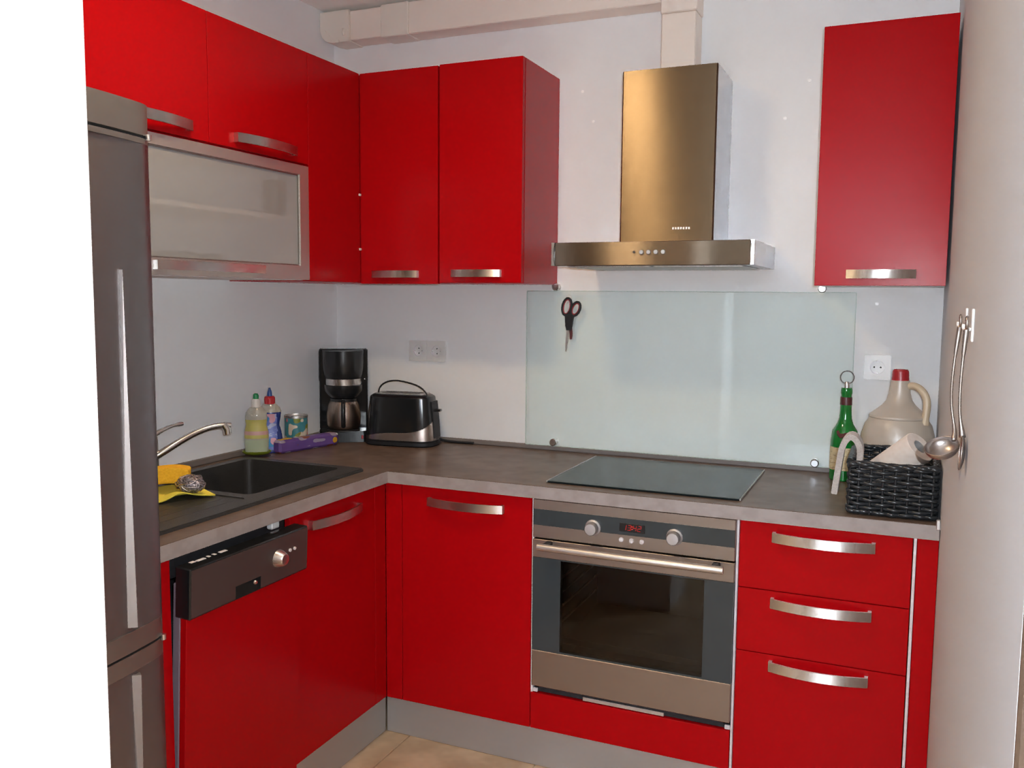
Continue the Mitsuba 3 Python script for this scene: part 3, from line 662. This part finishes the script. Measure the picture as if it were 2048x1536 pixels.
# ------------------------------------------------------------------ sockets and wall plugs
def socket(parent, x0, x1, z0, z1, horiz):
    cx, cz = (x0 + x1) / 2, (z0 + z1) / 2
    pl = sbox(x0, z0, x1, z1).buffer(-.004).buffer(.004).difference(Point(cx, cz).buffer(.021))
    f_ = part(parent, 'faceplate', xz(pl, -.011, .010), 'white_plastic')
    rim = frame(lathe([(.0195, .0005), (.0195, .003), (0, .003), (0, .0005)], n=32), [1, 0, 0], [0, 0, 1], [0, -1, 0], (cx, 0, cz))
    part(parent, 'socket_well', rim, 'white_plastic')
    part(parent, 'socket_ring', frame(lathe([(.0195, .003), (.0208, .003), (.0208, .0115), (.0195, .0115), (.0195, .003)], n=32), [1, 0, 0], [0, 0, 1], [0, -1, 0], (cx, 0, cz)), 'white_board')
    for s in (-1, 1):
        hx, hz = (cx + s * .0095, cz) if horiz else (cx, cz + s * .0095)
        part(parent, 'pin_hole', frame(lathe([(0, 0), (.0026, 0), (.0026, .0006), (0, .0006)], n=12), [1, 0, 0], [0, 0, 1], [0, -1, 0], (hx, -.003, hz)), 'dark_gap')
    for s in (-1, 1):
        ex, ez = (cx, cz + s * .0175) if horiz else (cx + s * .0175, cz)
        part(parent, 'earth_clip', cbox(ex - .002, ex + .002, -.0105, -.003, ez - .002, ez + .002, .0005), 'chrome')
k = thing('double_socket', 'white double wall socket above the toaster', 'socket')
socket(k, .338, .4155, 1.2045, 1.284, False); socket(k, .4165, .494, 1.2045, 1.284, False)
k = thing('wall_socket', 'white single wall socket between the green bottle and the jug', 'socket')
socket(k, 1.970, 2.047, 1.206, 1.283, True)
for x, z, lab in ((1.023, 2.161, 'tiny white wall plug left of the hood chimney, upper of two'), (1.064, 2.057, 'tiny white wall plug left of the hood chimney, lower of two'), (1.772, 2.134, 'tiny white wall plug near the top left of the right wall cabinet'), (1.702, 2.023, 'tiny white wall plug between the hood chimney and the right cabinet, lower of two'), (1.998, 1.441, 'tiny white wall plug under the right wall cabinet')):
    k = thing('wall_plug', lab, 'wall plug')
    whole(k, frame(lathe([(0, 0), (.0055, 0), (.0048, .002), (0, .0026)], n=16), [1, 0, 0], [0, 0, 1], [0, -1, 0], (x, -.0002, z)), 'cap_bright', 30)
M('cap_bright', [0.95, 0.95, 0.95], 0.3)

# ------------------------------------------------------------------ coffee maker
k = thing('coffee_maker', 'black filter coffee maker with chrome band and carafe in the corner', 'coffee maker')
ca = math.radians(33); CO = np.array([.124, -.140, TOP + .001])
CX, CY = np.array([math.cos(ca), math.sin(ca), 0]), np.array([-math.sin(ca), math.cos(ca), 0])
def cf(m): return frame(m, CX, CY, [0, 0, 1], CO)
def rprism(poly, z0, z1): m = prism(poly, z1 - z0); m.apply_translation((0, 0, z0)); return m
rr = lambda x0, y0, x1, y1, r: sbox(x0, y0, x1, y1).buffer(-r).buffer(r)
part(k, 'base', cf(cat_([rprism(rr(-.092, -.068, .092, .056, .018), 0, .036), rprism(rr(-.089, -.065, .089, .053, .018), .036, .041)])), 'black_satin', 30)
part(k, 'hotplate', cf(lathe([(0, .041), (.062, .041), (.06, .045), (0, .045)], 0, -.010)), 'black_matt', 30)
part(k, 'tower', cf(rprism(rr(-.092, .030, .092, .060, .008), .041, .345)), 'black_satin', 30)
part(k, 'head', cf(cat_([rprism(rr(-.092, -.008, .092, .060, .008), .228, .340), rprism(rr(-.088, -.004, .088, .056, .008), .340, .349)])), 'black_satin', 30)
# bulging black front of the head, over a chrome band
prof = []
for z in np.linspace(.232, .345, 20):
    t = (z - .232) / .113
    prof.append((.060 + .018 * math.sqrt(max(0, 1 - (1 - min(1, t * 1.6)) ** 2)), z))
part(k, 'filter_housing', cf(lathe([(0, .232)] + prof + [(0, .345)], 0, -.012)), 'black_plastic', 35)
part(k, 'chrome_band', cf(lathe([(.0, .215), (.066, .215), (.0675, .24), (.060, .248), (0, .248)], 0, -.012)), 'chrome', 40, label='chrome band under the filter housing')
part(k, 'filter_holder', cf(lathe([(0, .165), (.050, .165), (.070, .190), (.071, .214), (0, .214)], 0, -.012)), 'black_plastic', 40)
car = part(k, 'carafe', cf(lathe([(0, .0465), (.054, .0465), (.063, .062), (.064, .10), (.058, .138), (.050, .152), (0, .152)], 0, -.010)), 'chrome_dark', 40, label='carafe with metallic sheen')
part(car, 'lid', cf(lathe([(0, .152), (.052, .152), (.050, .162), (0, .164)], 0, -.010)), 'black_plastic', 35)
part(car, 'handle', cf(tube(spline([(0, -.060, .150), (0, -.088, .150), (0, -.098, .120), (0, -.090, .075), (0, -.072, .062)], 24), .0085, 12)), 'black_plastic', 50, label='black carafe handle')
part(k, 'switch', cf(cbox(.066, .074, -.071, -.066, .012, .026, .002)), 'cap_red')
part(k, 'indicator', cf(frame(lathe([(0, 0), (.003, 0), (.002, .002), (0, .002)], n=12), [1, 0, 0], [0, 0, 1], [0, -1, 0], (.080, -.010, .235))), 'chrome')
metal('chrome_dark', [0.40, 0.32, 0.27], 0.10, 0.10)

# ------------------------------------------------------------------ toaster
k = thing('toaster', 'black toaster with chrome swoosh and wire bun rack, on the worktop beside the coffee maker', 'toaster')
TO = np.array([.374, -.120, TOP + .001]); ta = math.radians(8)
TX, TY = np.array([math.cos(ta), math.sin(ta), 0]), np.array([-math.sin(ta), math.cos(ta), 0])
def tf(m): return frame(m, TX, TY, [0, 0, 1], TO)
def tsec(z, off=0.0):
    s = z / .19
    a = .136 - .016 * s ** 1.5 - (.014 * max(0, (s - .93) / .07) ** 2); b = .073 - .014 * s ** 1.6 - (.014 * max(0, (s - .93) / .07) ** 2)
    return a + off, b + off
def tpt(z, t, off=0.0, e=.46):
    a, b = tsec(z, off); c, s = math.cos(t), math.sin(t)
    return (a * math.copysign(abs(c) ** e, c) - .010 * (z / .19) * 0, b * math.copysign(abs(s) ** (e * 1.35), s), z)
def grid_surface(zs, ts, fn, cap=True, closed=True):
    P = np.array([[fn(z, t) for t in ts] for z in zs]); m, n = P.shape[:2]; V = P.reshape(-1, 3); F = []
    for i in range(m - 1):
        for j in range(n if closed else n - 1):
            a, b, c, d = i * n + j, i * n + (j + 1) % n, (i + 1) * n + (j + 1) % n, (i + 1) * n + j
            F += [(a, b, c), (a, c, d)]
    if cap:
        V = np.vstack([V, P[0].mean(0), P[-1].mean(0)])
        for j in range(n):
            F += [(len(V) - 2, (j + 1) % n, j), (len(V) - 1, (m - 1) * n + j, (m - 1) * n + (j + 1) % n)]
    msh = trimesh.Trimesh(V, F, process=False); trimesh.repair.fix_normals(msh); return msh
tz = np.r_[np.linspace(.018, .17, 12), np.linspace(.175, .19, 8)]
tt = np.linspace(0, 2 * np.pi, 96, endpoint=False)
part(k, 'body', tf(grid_surface(tz, tt, lambda z, t: tpt(z, t))), 'black_gloss', 40)
M('black_gloss', [0.010, 0.011, 0.012], 0.14, spec=0.5)
part(k, 'base', tf(grid_surface([0, .004, .016, .018], tt, lambda z, t: tpt(max(z, .0), t, .003 if .002 < z < .017 else -.002))), 'black_matt', 40)
# chrome swoosh on the front, rising to the right
def sw(v, t):
    x = -math.cos(t)  # t from pi..2pi : left to right
    f = (1 - (2 * np.pi - t) / np.pi)
    ztop = .030 + .075 * max(0, f) ** 1.9
    z = .022 + v * (ztop - .022)
    return tpt(z, t, .0012)
part(k, 'chrome_swoosh', tf(cat_([grid_surface(np.linspace(0, 1, 8), np.linspace(np.pi * 1.03, np.pi * 1.985, 48), sw, cap=False, closed=False)])), 'chrome_smoked', True, label='polished chrome swoosh')
metal('chrome_smoked', [0.55, 0.47, 0.42], 0.10, 0.10)
part(k, 'top_plate', tf(rprism(rr(-.098, -.038, .098, .038, .015), .19, .1925)), 'aluminium')
for yy in (-.018, .018):
    part(k, 'slot', tf(cbox(-.075, .075, yy - .009, yy + .009, .1925, .1932, .0003)), 'dark_gap')
part(k, 'bun_rack', tf(tube(spline([(-.085, -.03, .193), (-.075, -.03, .218), (-.035, -.03, .238), (.03, -.03, .234), (.085, -.03, .215), (.108, -.03, .190)], 40), .0030, 8)), 'black_matt', True, label='thin dark wire bun rack')
part(k, 'lever', tf(cbox(.124, .152, -.012, .012, .128, .136, .003)), 'black_plastic')
part(k, 'end_panel', tf(hull([(.1275 - .016 * (z / .19) ** 1.5 + dx, y, z) for z in (.03, .10, .165) for y in (-.03, .03) for dx in (0, .012)])), 'black_matt')
part(k, 'power_cord', tube(spline([(.47, -.032, TOP + .016), (.52, -.024, TOP + .006), (.58, -.022, TOP + .005), (.62, -.021, TOP + .006)], 20), .0045, 8), 'black_matt', True)

# ------------------------------------------------------------------ bottles, can, pack behind the sink
k = thing('dish_soap_bottle', 'clear dish soap bottle with green cap and yellow label, behind the sink', 'bottle')
bx, by = .066, -.577
def ovalize(m, sx, sy, x, y, a=0):
    m = m.copy(); m.apply_scale([sx, sy, 1]); m = rotz(m, a); m.apply_translation((x, y, 0)); return m
A1 = math.radians(35)
z0 = TOP + .012
part(k, 'body', ovalize(lathe([(0, z0 + .05), (.0405, z0 + .05), (.040, z0 + .075), (.034, z0 + .10), (.037, z0 + .125), (.034, z0 + .142), (.022, z0 + .158), (.014, z0 + .163), (0, z0 + .163)], n=48), 1, .68, bx, by, A1), 'soap_clear', 50, label='clear bottle body')
part(k, 'liquid', ovalize(lathe([(0, z0), (.034, z0), (.0385, z0 + .008), (.0405, z0 + .05), (0, z0 + .05)], n=48), 1, .68, bx, by, A1), 'soap_liquid', 50, label='pale green liquid')
sl = lathe([(.0408, z0 + .054), (.0409, z0 + .075), (.0350, z0 + .10), (.0378, z0 + .118)], n=48); q_ = sl.vertices[sl.faces].mean(1); sl.update_faces((q_[:, 1] < -.012)); sl.remove_unreferenced_vertices()
part(k, 'front_label', ovalize(sl, 1, .69, bx, by, A1), 'soap_label', 50, label='yellow label')
part(k, 'collar', lathe([(0, z0 + .160), (.016, z0 + .160), (.015, z0 + .178), (.012, z0 + .188), (0, z0 + .188)], bx, by), 'cap_white', 40, label='white collar')
part(k, 'cap', lathe([(0, z0 + .186), (.0095, z0 + .187), (.0095, z0 + .200), (.006, z0 + .206), (0, z0 + .207)], bx, by), 'cap_green', 40, label='green cap')
k = thing('soap_dish', 'small lime green dish under the clear soap bottle', 'dish')
part(k, 'body', ovalize(lathe([(0, TOP + .0095), (.036, TOP + .0095), (.045, TOP + .016), (.047, TOP + .021), (.0445, TOP + .021), (.042, TOP + .017), (.035, TOP + .0115), (0, TOP + .0115)], n=40), 1.05, .72, bx, by, A1), 'lime_plastic', 40)
k = thing('rinse_aid_bottle', 'blue bottle with red collar and pointed blue spout, beside the clear soap bottle', 'bottle')
rx_, ry_ = .052, -.487; z0 = TOP + .001; A2 = math.radians(35)
pf = [(0, 0), (.039, 0), (.042, .006), (.042, .05), (.038, .075), (.031, .098), (.036, .125), (.038, .140), (.032, .158), (.018, .172), (.017, .176), (0, .176)]
part(k, 'body', ovalize(lathe([(a, z0 + b) for a, b in pf], n=48), 1, .62, rx_, ry_, A2), 'blue_bottle', 50, label='blue bottle body')
part(k, 'shoulder', ovalize(lathe([(.0375, z0 + .143), (.0395, z0 + .1435), (.0345, z0 + .158), (.020, z0 + .1735), (.017, z0 + .177), (0, z0 + .1775)], n=48), 1, .64, rx_, ry_, A2), 'soap_clear', 50, label='clear shoulder')
lb = lathe([(.0428, z0 + .012), (.0428, z0 + .05), (.0388, z0 + .075), (.0318, z0 + .098), (.0368, z0 + .125), (.0388, z0 + .138)], n=48)
v = lb.vertices; keep = (v[lb.faces].mean(1)[:, 1] < .012) & (v[lb.faces].mean(1)[:, 0] < .024); lb.update_faces(keep); lb.remove_unreferenced_vertices()
part(k, 'front_label', ovalize(lb, 1, .63, rx_, ry_, A2), 'blue_label', 50, label='blue, white and red printed label')
part(k, 'collar', lathe([(0, z0 + .172), (.0185, z0 + .172), (.0185, z0 + .194), (.014, z0 + .199), (0, z0 + .199)], rx_, ry_), 'red_plastic', 40, label='red collar')
part(k, 'spout', lathe([(0, z0 + .198), (.0095, z0 + .198), (.008, z0 + .212), (.003, z0 + .228), (0, z0 + .228)], rx_, ry_), 'blue_spout', 40, label='blue pointed spout')

k = thing('food_can', 'tin can with a colourful printed label behind the purple pack', 'can')
cx, cy, r = .0555, -.345, .0415
part(k, 'body', lathe([(0, TOP + .001), (r, TOP + .001), (r, TOP + .108), (0, TOP + .108)], cx, cy, n=48), 'can_label', 40, label='printed label')
part(k, 'lid', lathe([(0, TOP + .112), (r - .004, TOP + .112), (r - .003, TOP + .117), (r + .0008, TOP + .117), (r + .0008, TOP + .108), (0, TOP + .108)], cx, cy, n=48), 'tin', 40, label='metal lid')
k = thing('biscuit_pack', 'long purple biscuit packet lying in front of the tin can', 'packet')
pm = cbox(-.135, .135, -.021, .021, 0, .046, .008).subdivide().subdivide()
pa = math.radians(77); po = np.array([.122, -.375, TOP + .001])
def pfm(m): m = rotz(m, pa); m.apply_translation(po); return m
part(k, 'wrapper', pfm(pm), 'pack_print', 30)
part(k, 'opening', pfm(cbox(-.122, -.068, -.006, .0195, .0455, .0475, .001)), 'pack_yellow', label='yellow opening patch')
part(k, 'end_seal', pfm(hull([(.135, y, z) for y in (-.014, .014) for z in (.006, .038)] + [(.146, y, z) for y in (-.008, .008) for z in (.014, .030)])), 'pack_print')
part(k, 'sticker', pfm(frame(lathe([(0, 0), (.011, 0), (.010, .0015), (0, .002)], n=20), [1, 0, 0], [0, 0, 1], [0, -1, 0], (.118, -.0212, .02))), 'pack_yellow', 30)
part(k, 'button_seal', pfm(lathe([(0, 0), (.010, 0), (.009, .006), (0, .008)], .139, 0, .034, 20)), 'cap_bright', 30, label='white round seal')

# ------------------------------------------------------------------ green bottle, jug
k = thing('green_bottle', 'green glass bottle with cream label and ring stopper beside the basket', 'bottle')
gx, gy_, z0 = 1.927, -.100, TOP + .001
R = .0405
gb = [(0, 0), (R - .003, 0), (R, .004), (R, .120), (R - .002, .136), (.036, .152), (.024, .172), (.0185, .190), (.0165, .225), (.0150, .262), (.0168, .266), (.0168, .276), (.0150, .284), (0, .284)]
part(k, 'glass', lathe([(a, z0 + b) for a, b in gb], gx, gy_, n=48), 'green_glass', 40, label='green glass')
part(k, 'front_label', lathe([(R + .0006, z0 + .033), (R + .0006, z0 + .103)], gx, gy_, n=48), 'label_cream', True, label='cream paper label')
part(k, 'neck_band', lathe([(.0178, z0 + .232), (.0172, z0 + .256)], gx, gy_, n=32), 'maroon', True, label='maroon neck band')
em = Polygon([(-.017, .012), (-.011, .016), (-.004, .004), (.006, .006), (.014, .012), (.017, .008), (.006, -.006), (-.004, -.010), (-.012, -.002)])
em3 = xz(em, 0, .003); em3.apply_transform(trimesh.transformations.rotation_matrix(math.radians(-34), [1, 0, 0])); em3.apply_translation((gx - .006, gy_ - .0405, z0 + .143))
part(k, 'emblem', em3, 'maroon', label='maroon shoulder emblem')
part(k, 'stopper', lathe([(0, z0 + .284), (.0085, z0 + .284), (.0085, z0 + .296), (.005, z0 + .303), (0, z0 + .305)], gx, gy_, n=24), 'chrome', 30, label='metal stopper')
t = np.linspace(0, 2 * np.pi, 36, endpoint=False)
part(k, 'pull_ring', tube(np.stack([gx + .0195 * np.cos(t), np.full(36, gy_), z0 + .316 + .0195 * np.sin(t)], 1), .0016, 8, True), 'ring_grey', True, label='metal pull ring')

k = thing('stoneware_jug', 'bulging beige stoneware jug with red cap and loop handle behind the basket', 'jug')
jx, jy, z0 = 2.076, -.124, TOP + .001
jp = [(0, 0), (.092, 0), (.098, .006), (.1015, .03), (.1015, .125), (.1085, .128), (.1085, .136), (.107, .155), (.098, .185), (.0855, .203), (.0875, .207), (.086, .212), (.066, .228), (.048, .240), (.036, .256), (.030, .278), (.0265, .305), (.0265, .316), (0, .316)]
part(k, 'body', lathe([(a * (.94 if a > .05 else 1), z0 + b) for a, b in jp], jx, jy, n=64), 'jug_clay', 28)
part(k, 'cap', lathe([(0, z0 + .312), (.0245, z0 + .314), (.0225, z0 + .342), (.019, z0 + .348), (0, z0 + .348)], jx, jy, n=32), 'cap_red', 30, label='dark red screw cap')
part(k, 'handle', tube(spline([(jx + .024, jy - .008, z0 + .300), (jx + .050, jy - .02, z0 + .297), (jx + .070, jy - .032, z0 + .272), (jx + .074, jy - .038, z0 + .235), (jx + .070, jy - .042, z0 + .190)], 30), np.r_[np.full(25, .0105), np.linspace(.0105, .013, 5)], 14), 'jug_handle', 50, label='loop handle')

# ------------------------------------------------------------------ wicker basket
k = thing('wicker_basket', 'black woven wicker basket in front of the jug at the right end of the worktop', 'basket')
qx0, qx1, qy0, qy1, qz0, qz1 = 1.962, 2.1765, -.572, -.262, TOP + .002, TOP + .136
def ring(z, grow=0.0, amp=0.0, phase=0, n_st=34, r=.012, pts=220, jz=0.0, seed=0):
    pl = sbox(qx0 + .005 - grow, qy0 + .005 - grow, qx1 - .005 + grow, qy1 - .005 + grow).buffer(-r).buffer(r).exterior
    L = pl.length; P = []
    for i in range(pts):
        s = L * i / pts; a = np.array(pl.interpolate(s).coords[0]); b = np.array(pl.interpolate((s + .002) % L).coords[0])
        d = (b - a) / (np.linalg.norm(b - a) + 1e-9); nn = np.array([-d[1], d[0]])
        o = amp * math.sin(math.pi * n_st * s / L + phase)
        P.append((*(a + nn * o), z + jz * math.sin(7 * s / L * 2 * np.pi + seed)))
    return np.array(P)
NS = 34
part(k, 'bottom', cbox(qx0 + .008, qx1 - .008, qy0 + .008, qy1 - .008, qz0, qz0 + .008, .002), 'rattan')
pl = sbox(qx0 + .005, qy0 + .005, qx1 - .005, qy1 - .005).buffer(-.012).buffer(.012).exterior
for i in range(NS):
    p = pl.interpolate(pl.length * (i + .5) / NS)
    part(k, 'stake', tube([(p.x, p.y, qz0 + .002), (p.x, p.y, (qz0 + qz1) / 2), (p.x, p.y, qz1 - .004)], .0038, 6), 'rattan_stake', True)
for row in range(12):
    z = qz0 + .008 + row * .0105
    def flat(m, z=z):
        m = m.copy(); m.vertices[:, 2] = z + (m.vertices[:, 2] - z) * 1.15; return m
    part(k, 'strand', flat(tube(ring(z, 0, .0042, math.pi * (row % 2), NS, jz=.0008, seed=row * 1.7), .0044, 6, True)), 'rattan', True)
for g_, zz, ph in ((.002, qz1 - .004, 0), (-.002, qz1 - .001, math.pi), (0, qz0 + .0075, 0)):
    part(k, 'rim_braid', tube(ring(zz, g_, .003, ph, 60, jz=.001), .0062, 7, True), 'rattan', True, label='thick plaited rim')

k = thing('paper_roll', 'white kitchen paper roll standing tilted in the wicker basket', 'paper roll')
p1 = np.array([2.131, -.455, 1.072]); p0 = np.array([2.010, -.385, .955])
ax = (p1 - p0) / np.linalg.norm(p1 - p0); Ln = np.linalg.norm(p1 - p0)
X = np.cross([0, 1, 0], ax); X /= np.linalg.norm(X); Y = np.cross(ax, X)
pr_ = lathe([(.0195, 0), (.042, 0), (.0435, .002), (.0435, Ln - .002), (.042, Ln), (.0195, Ln), (.0195, 0)], n=48)
part(k, 'paper', frame(pr_, X, Y, ax, p0), 'paper', 40)
part(k, 'core', frame(lathe([(.0180, .001), (.0194, .001), (.0194, Ln - .001), (.0180, Ln - .001), (.0180, .001)], n=40), X, Y, ax, p0), 'cardboard', 40, label='grey cardboard core')
part(k, 'loose_sheet', frame(grid_surface(np.linspace(.004, Ln - .004, 6), np.linspace(-2.4, -.9, 16), lambda z, t: ((.0437 + .006 * max(0, t + 1.9) ** 2) * math.cos(t), (.0437 + .006 * max(0, t + 1.9) ** 2) * math.sin(t), z), cap=False, closed=False), X, Y, ax, p0), 'paper', True)

k = thing('folded_towel', 'grey-white terry strip folded over the left rim of the wicker basket', 'towel')
us = spline([(1.930, 0, .945), (1.934, 0, .985), (1.941, 0, 1.045), (1.950, 0, 1.082), (1.966, 0, 1.098), (1.982, 0, 1.085), (1.989, 0, 1.050), (1.992, 0, 1.012)], 44)
def strip(path, y0, y1, th, ny=8):
    p = path[:, [0, 2]]; t = np.gradient(p, axis=0); t /= np.linalg.norm(t, axis=1, keepdims=True); nn = np.stack([-t[:, 1], t[:, 0]], 1)
    pl = Polygon(np.vstack([p + nn * th / 2, (p - nn * th / 2)[::-1]])).buffer(-.0015).buffer(.0015)
    return xz(pl, y0, y1 - y0)
whole(k, strip(us, -.550, -.480, .015), 'towel_cloth', 30)

# ------------------------------------------------------------------ ladles and their hooks on the right wall
for (y, lab) in ((-1.170, 'thin white wall hook on the right wall, holding the ladle, left of the other hook'), (-1.335, 'thin white wall hook on the right wall, holding the skimmer, right of the other hook')):
    k = thing('utensil_hook', lab, 'hook')
    part(k, 'plate', cbox(W - .0045, W - .0002, y - .008, y + .008, 1.385, 1.440, .0012), 'white_plastic')
    part(k, 'prong', tube(spline([(W - .005, y, 1.408), (W - .010, y, 1.404), (W - .014, y, 1.406), (W - .015, y, 1.414)], 14), .0028, 8), 'white_plastic', 50)
def spoon(key, y, path, bowl, rad, rx, rz, aim):
    part(key, 'handle', tube(spline(path, 40), np.r_[np.linspace(.0048, .0034, 10), np.full(22, .0025), np.linspace(.0025, .0055, 8)], 10), 'spoon_steel', True)
    hs = trimesh.creation.icosphere(4, 1.0); hs = hs.slice_plane([0, 0, 0.08], [0, 0, -1]); inn = hs.copy(); inn.apply_scale(.955); inn.invert()
    rimv = cat_([hs, inn]); t = np.linspace(0, 2 * np.pi, 48, endpoint=False); c_ = math.sqrt(1 - .08 ** 2) * .978
    rimv = cat_([rimv, tube(np.stack([c_ * np.cos(t), c_ * np.sin(t), np.full(48, .08)], 1), .030, 6, True)])
    rimv.apply_scale([rx, rx, rz])
    zx = np.array(aim, float); zx /= np.linalg.norm(zx); xx = np.cross([0, 1, 0], zx); xx /= np.linalg.norm(xx); yy = np.cross(zx, xx)
    part(key, 'bowl', frame(rimv, xx, yy, zx, bowl), 'spoon_steel', 30)
    t = np.linspace(np.pi * .15, np.pi * 1.9, 18)
    part(key, 'hanging_loop', tube(np.stack([np.full(18, path[0][0]), y + .008 * np.cos(t), path[0][2] + .008 + .010 * np.sin(t)], 1), .0026, 8), 'spoon_steel', True)
k = thing('ladle', 'steel soup ladle hanging on the right wall, its bowl in front of the paper roll', 'ladle')
spoon(k, -1.170, [(2.172, -1.170, 1.408), (2.168, -1.171, 1.370), (2.164, -1.172, 1.310), (2.167, -1.172, 1.245), (2.172, -1.178, 1.214), (2.171, -1.186, 1.196)], (2.151, -1.200, 1.186), .03, .030, .021, (-.30, -.45, .9))
k = thing('skimmer', 'steel spoon hanging right of the ladle on the right wall', 'spoon')
spoon(k, -1.335, [(2.173, -1.335, 1.408), (2.170, -1.335, 1.350), (2.169, -1.335, 1.290), (2.172, -1.335, 1.250), (2.175, -1.335, 1.232), (2.176, -1.335, 1.224)], (2.1745, -1.335, 1.198), .03, .030, .007, (-1, 0, .05))
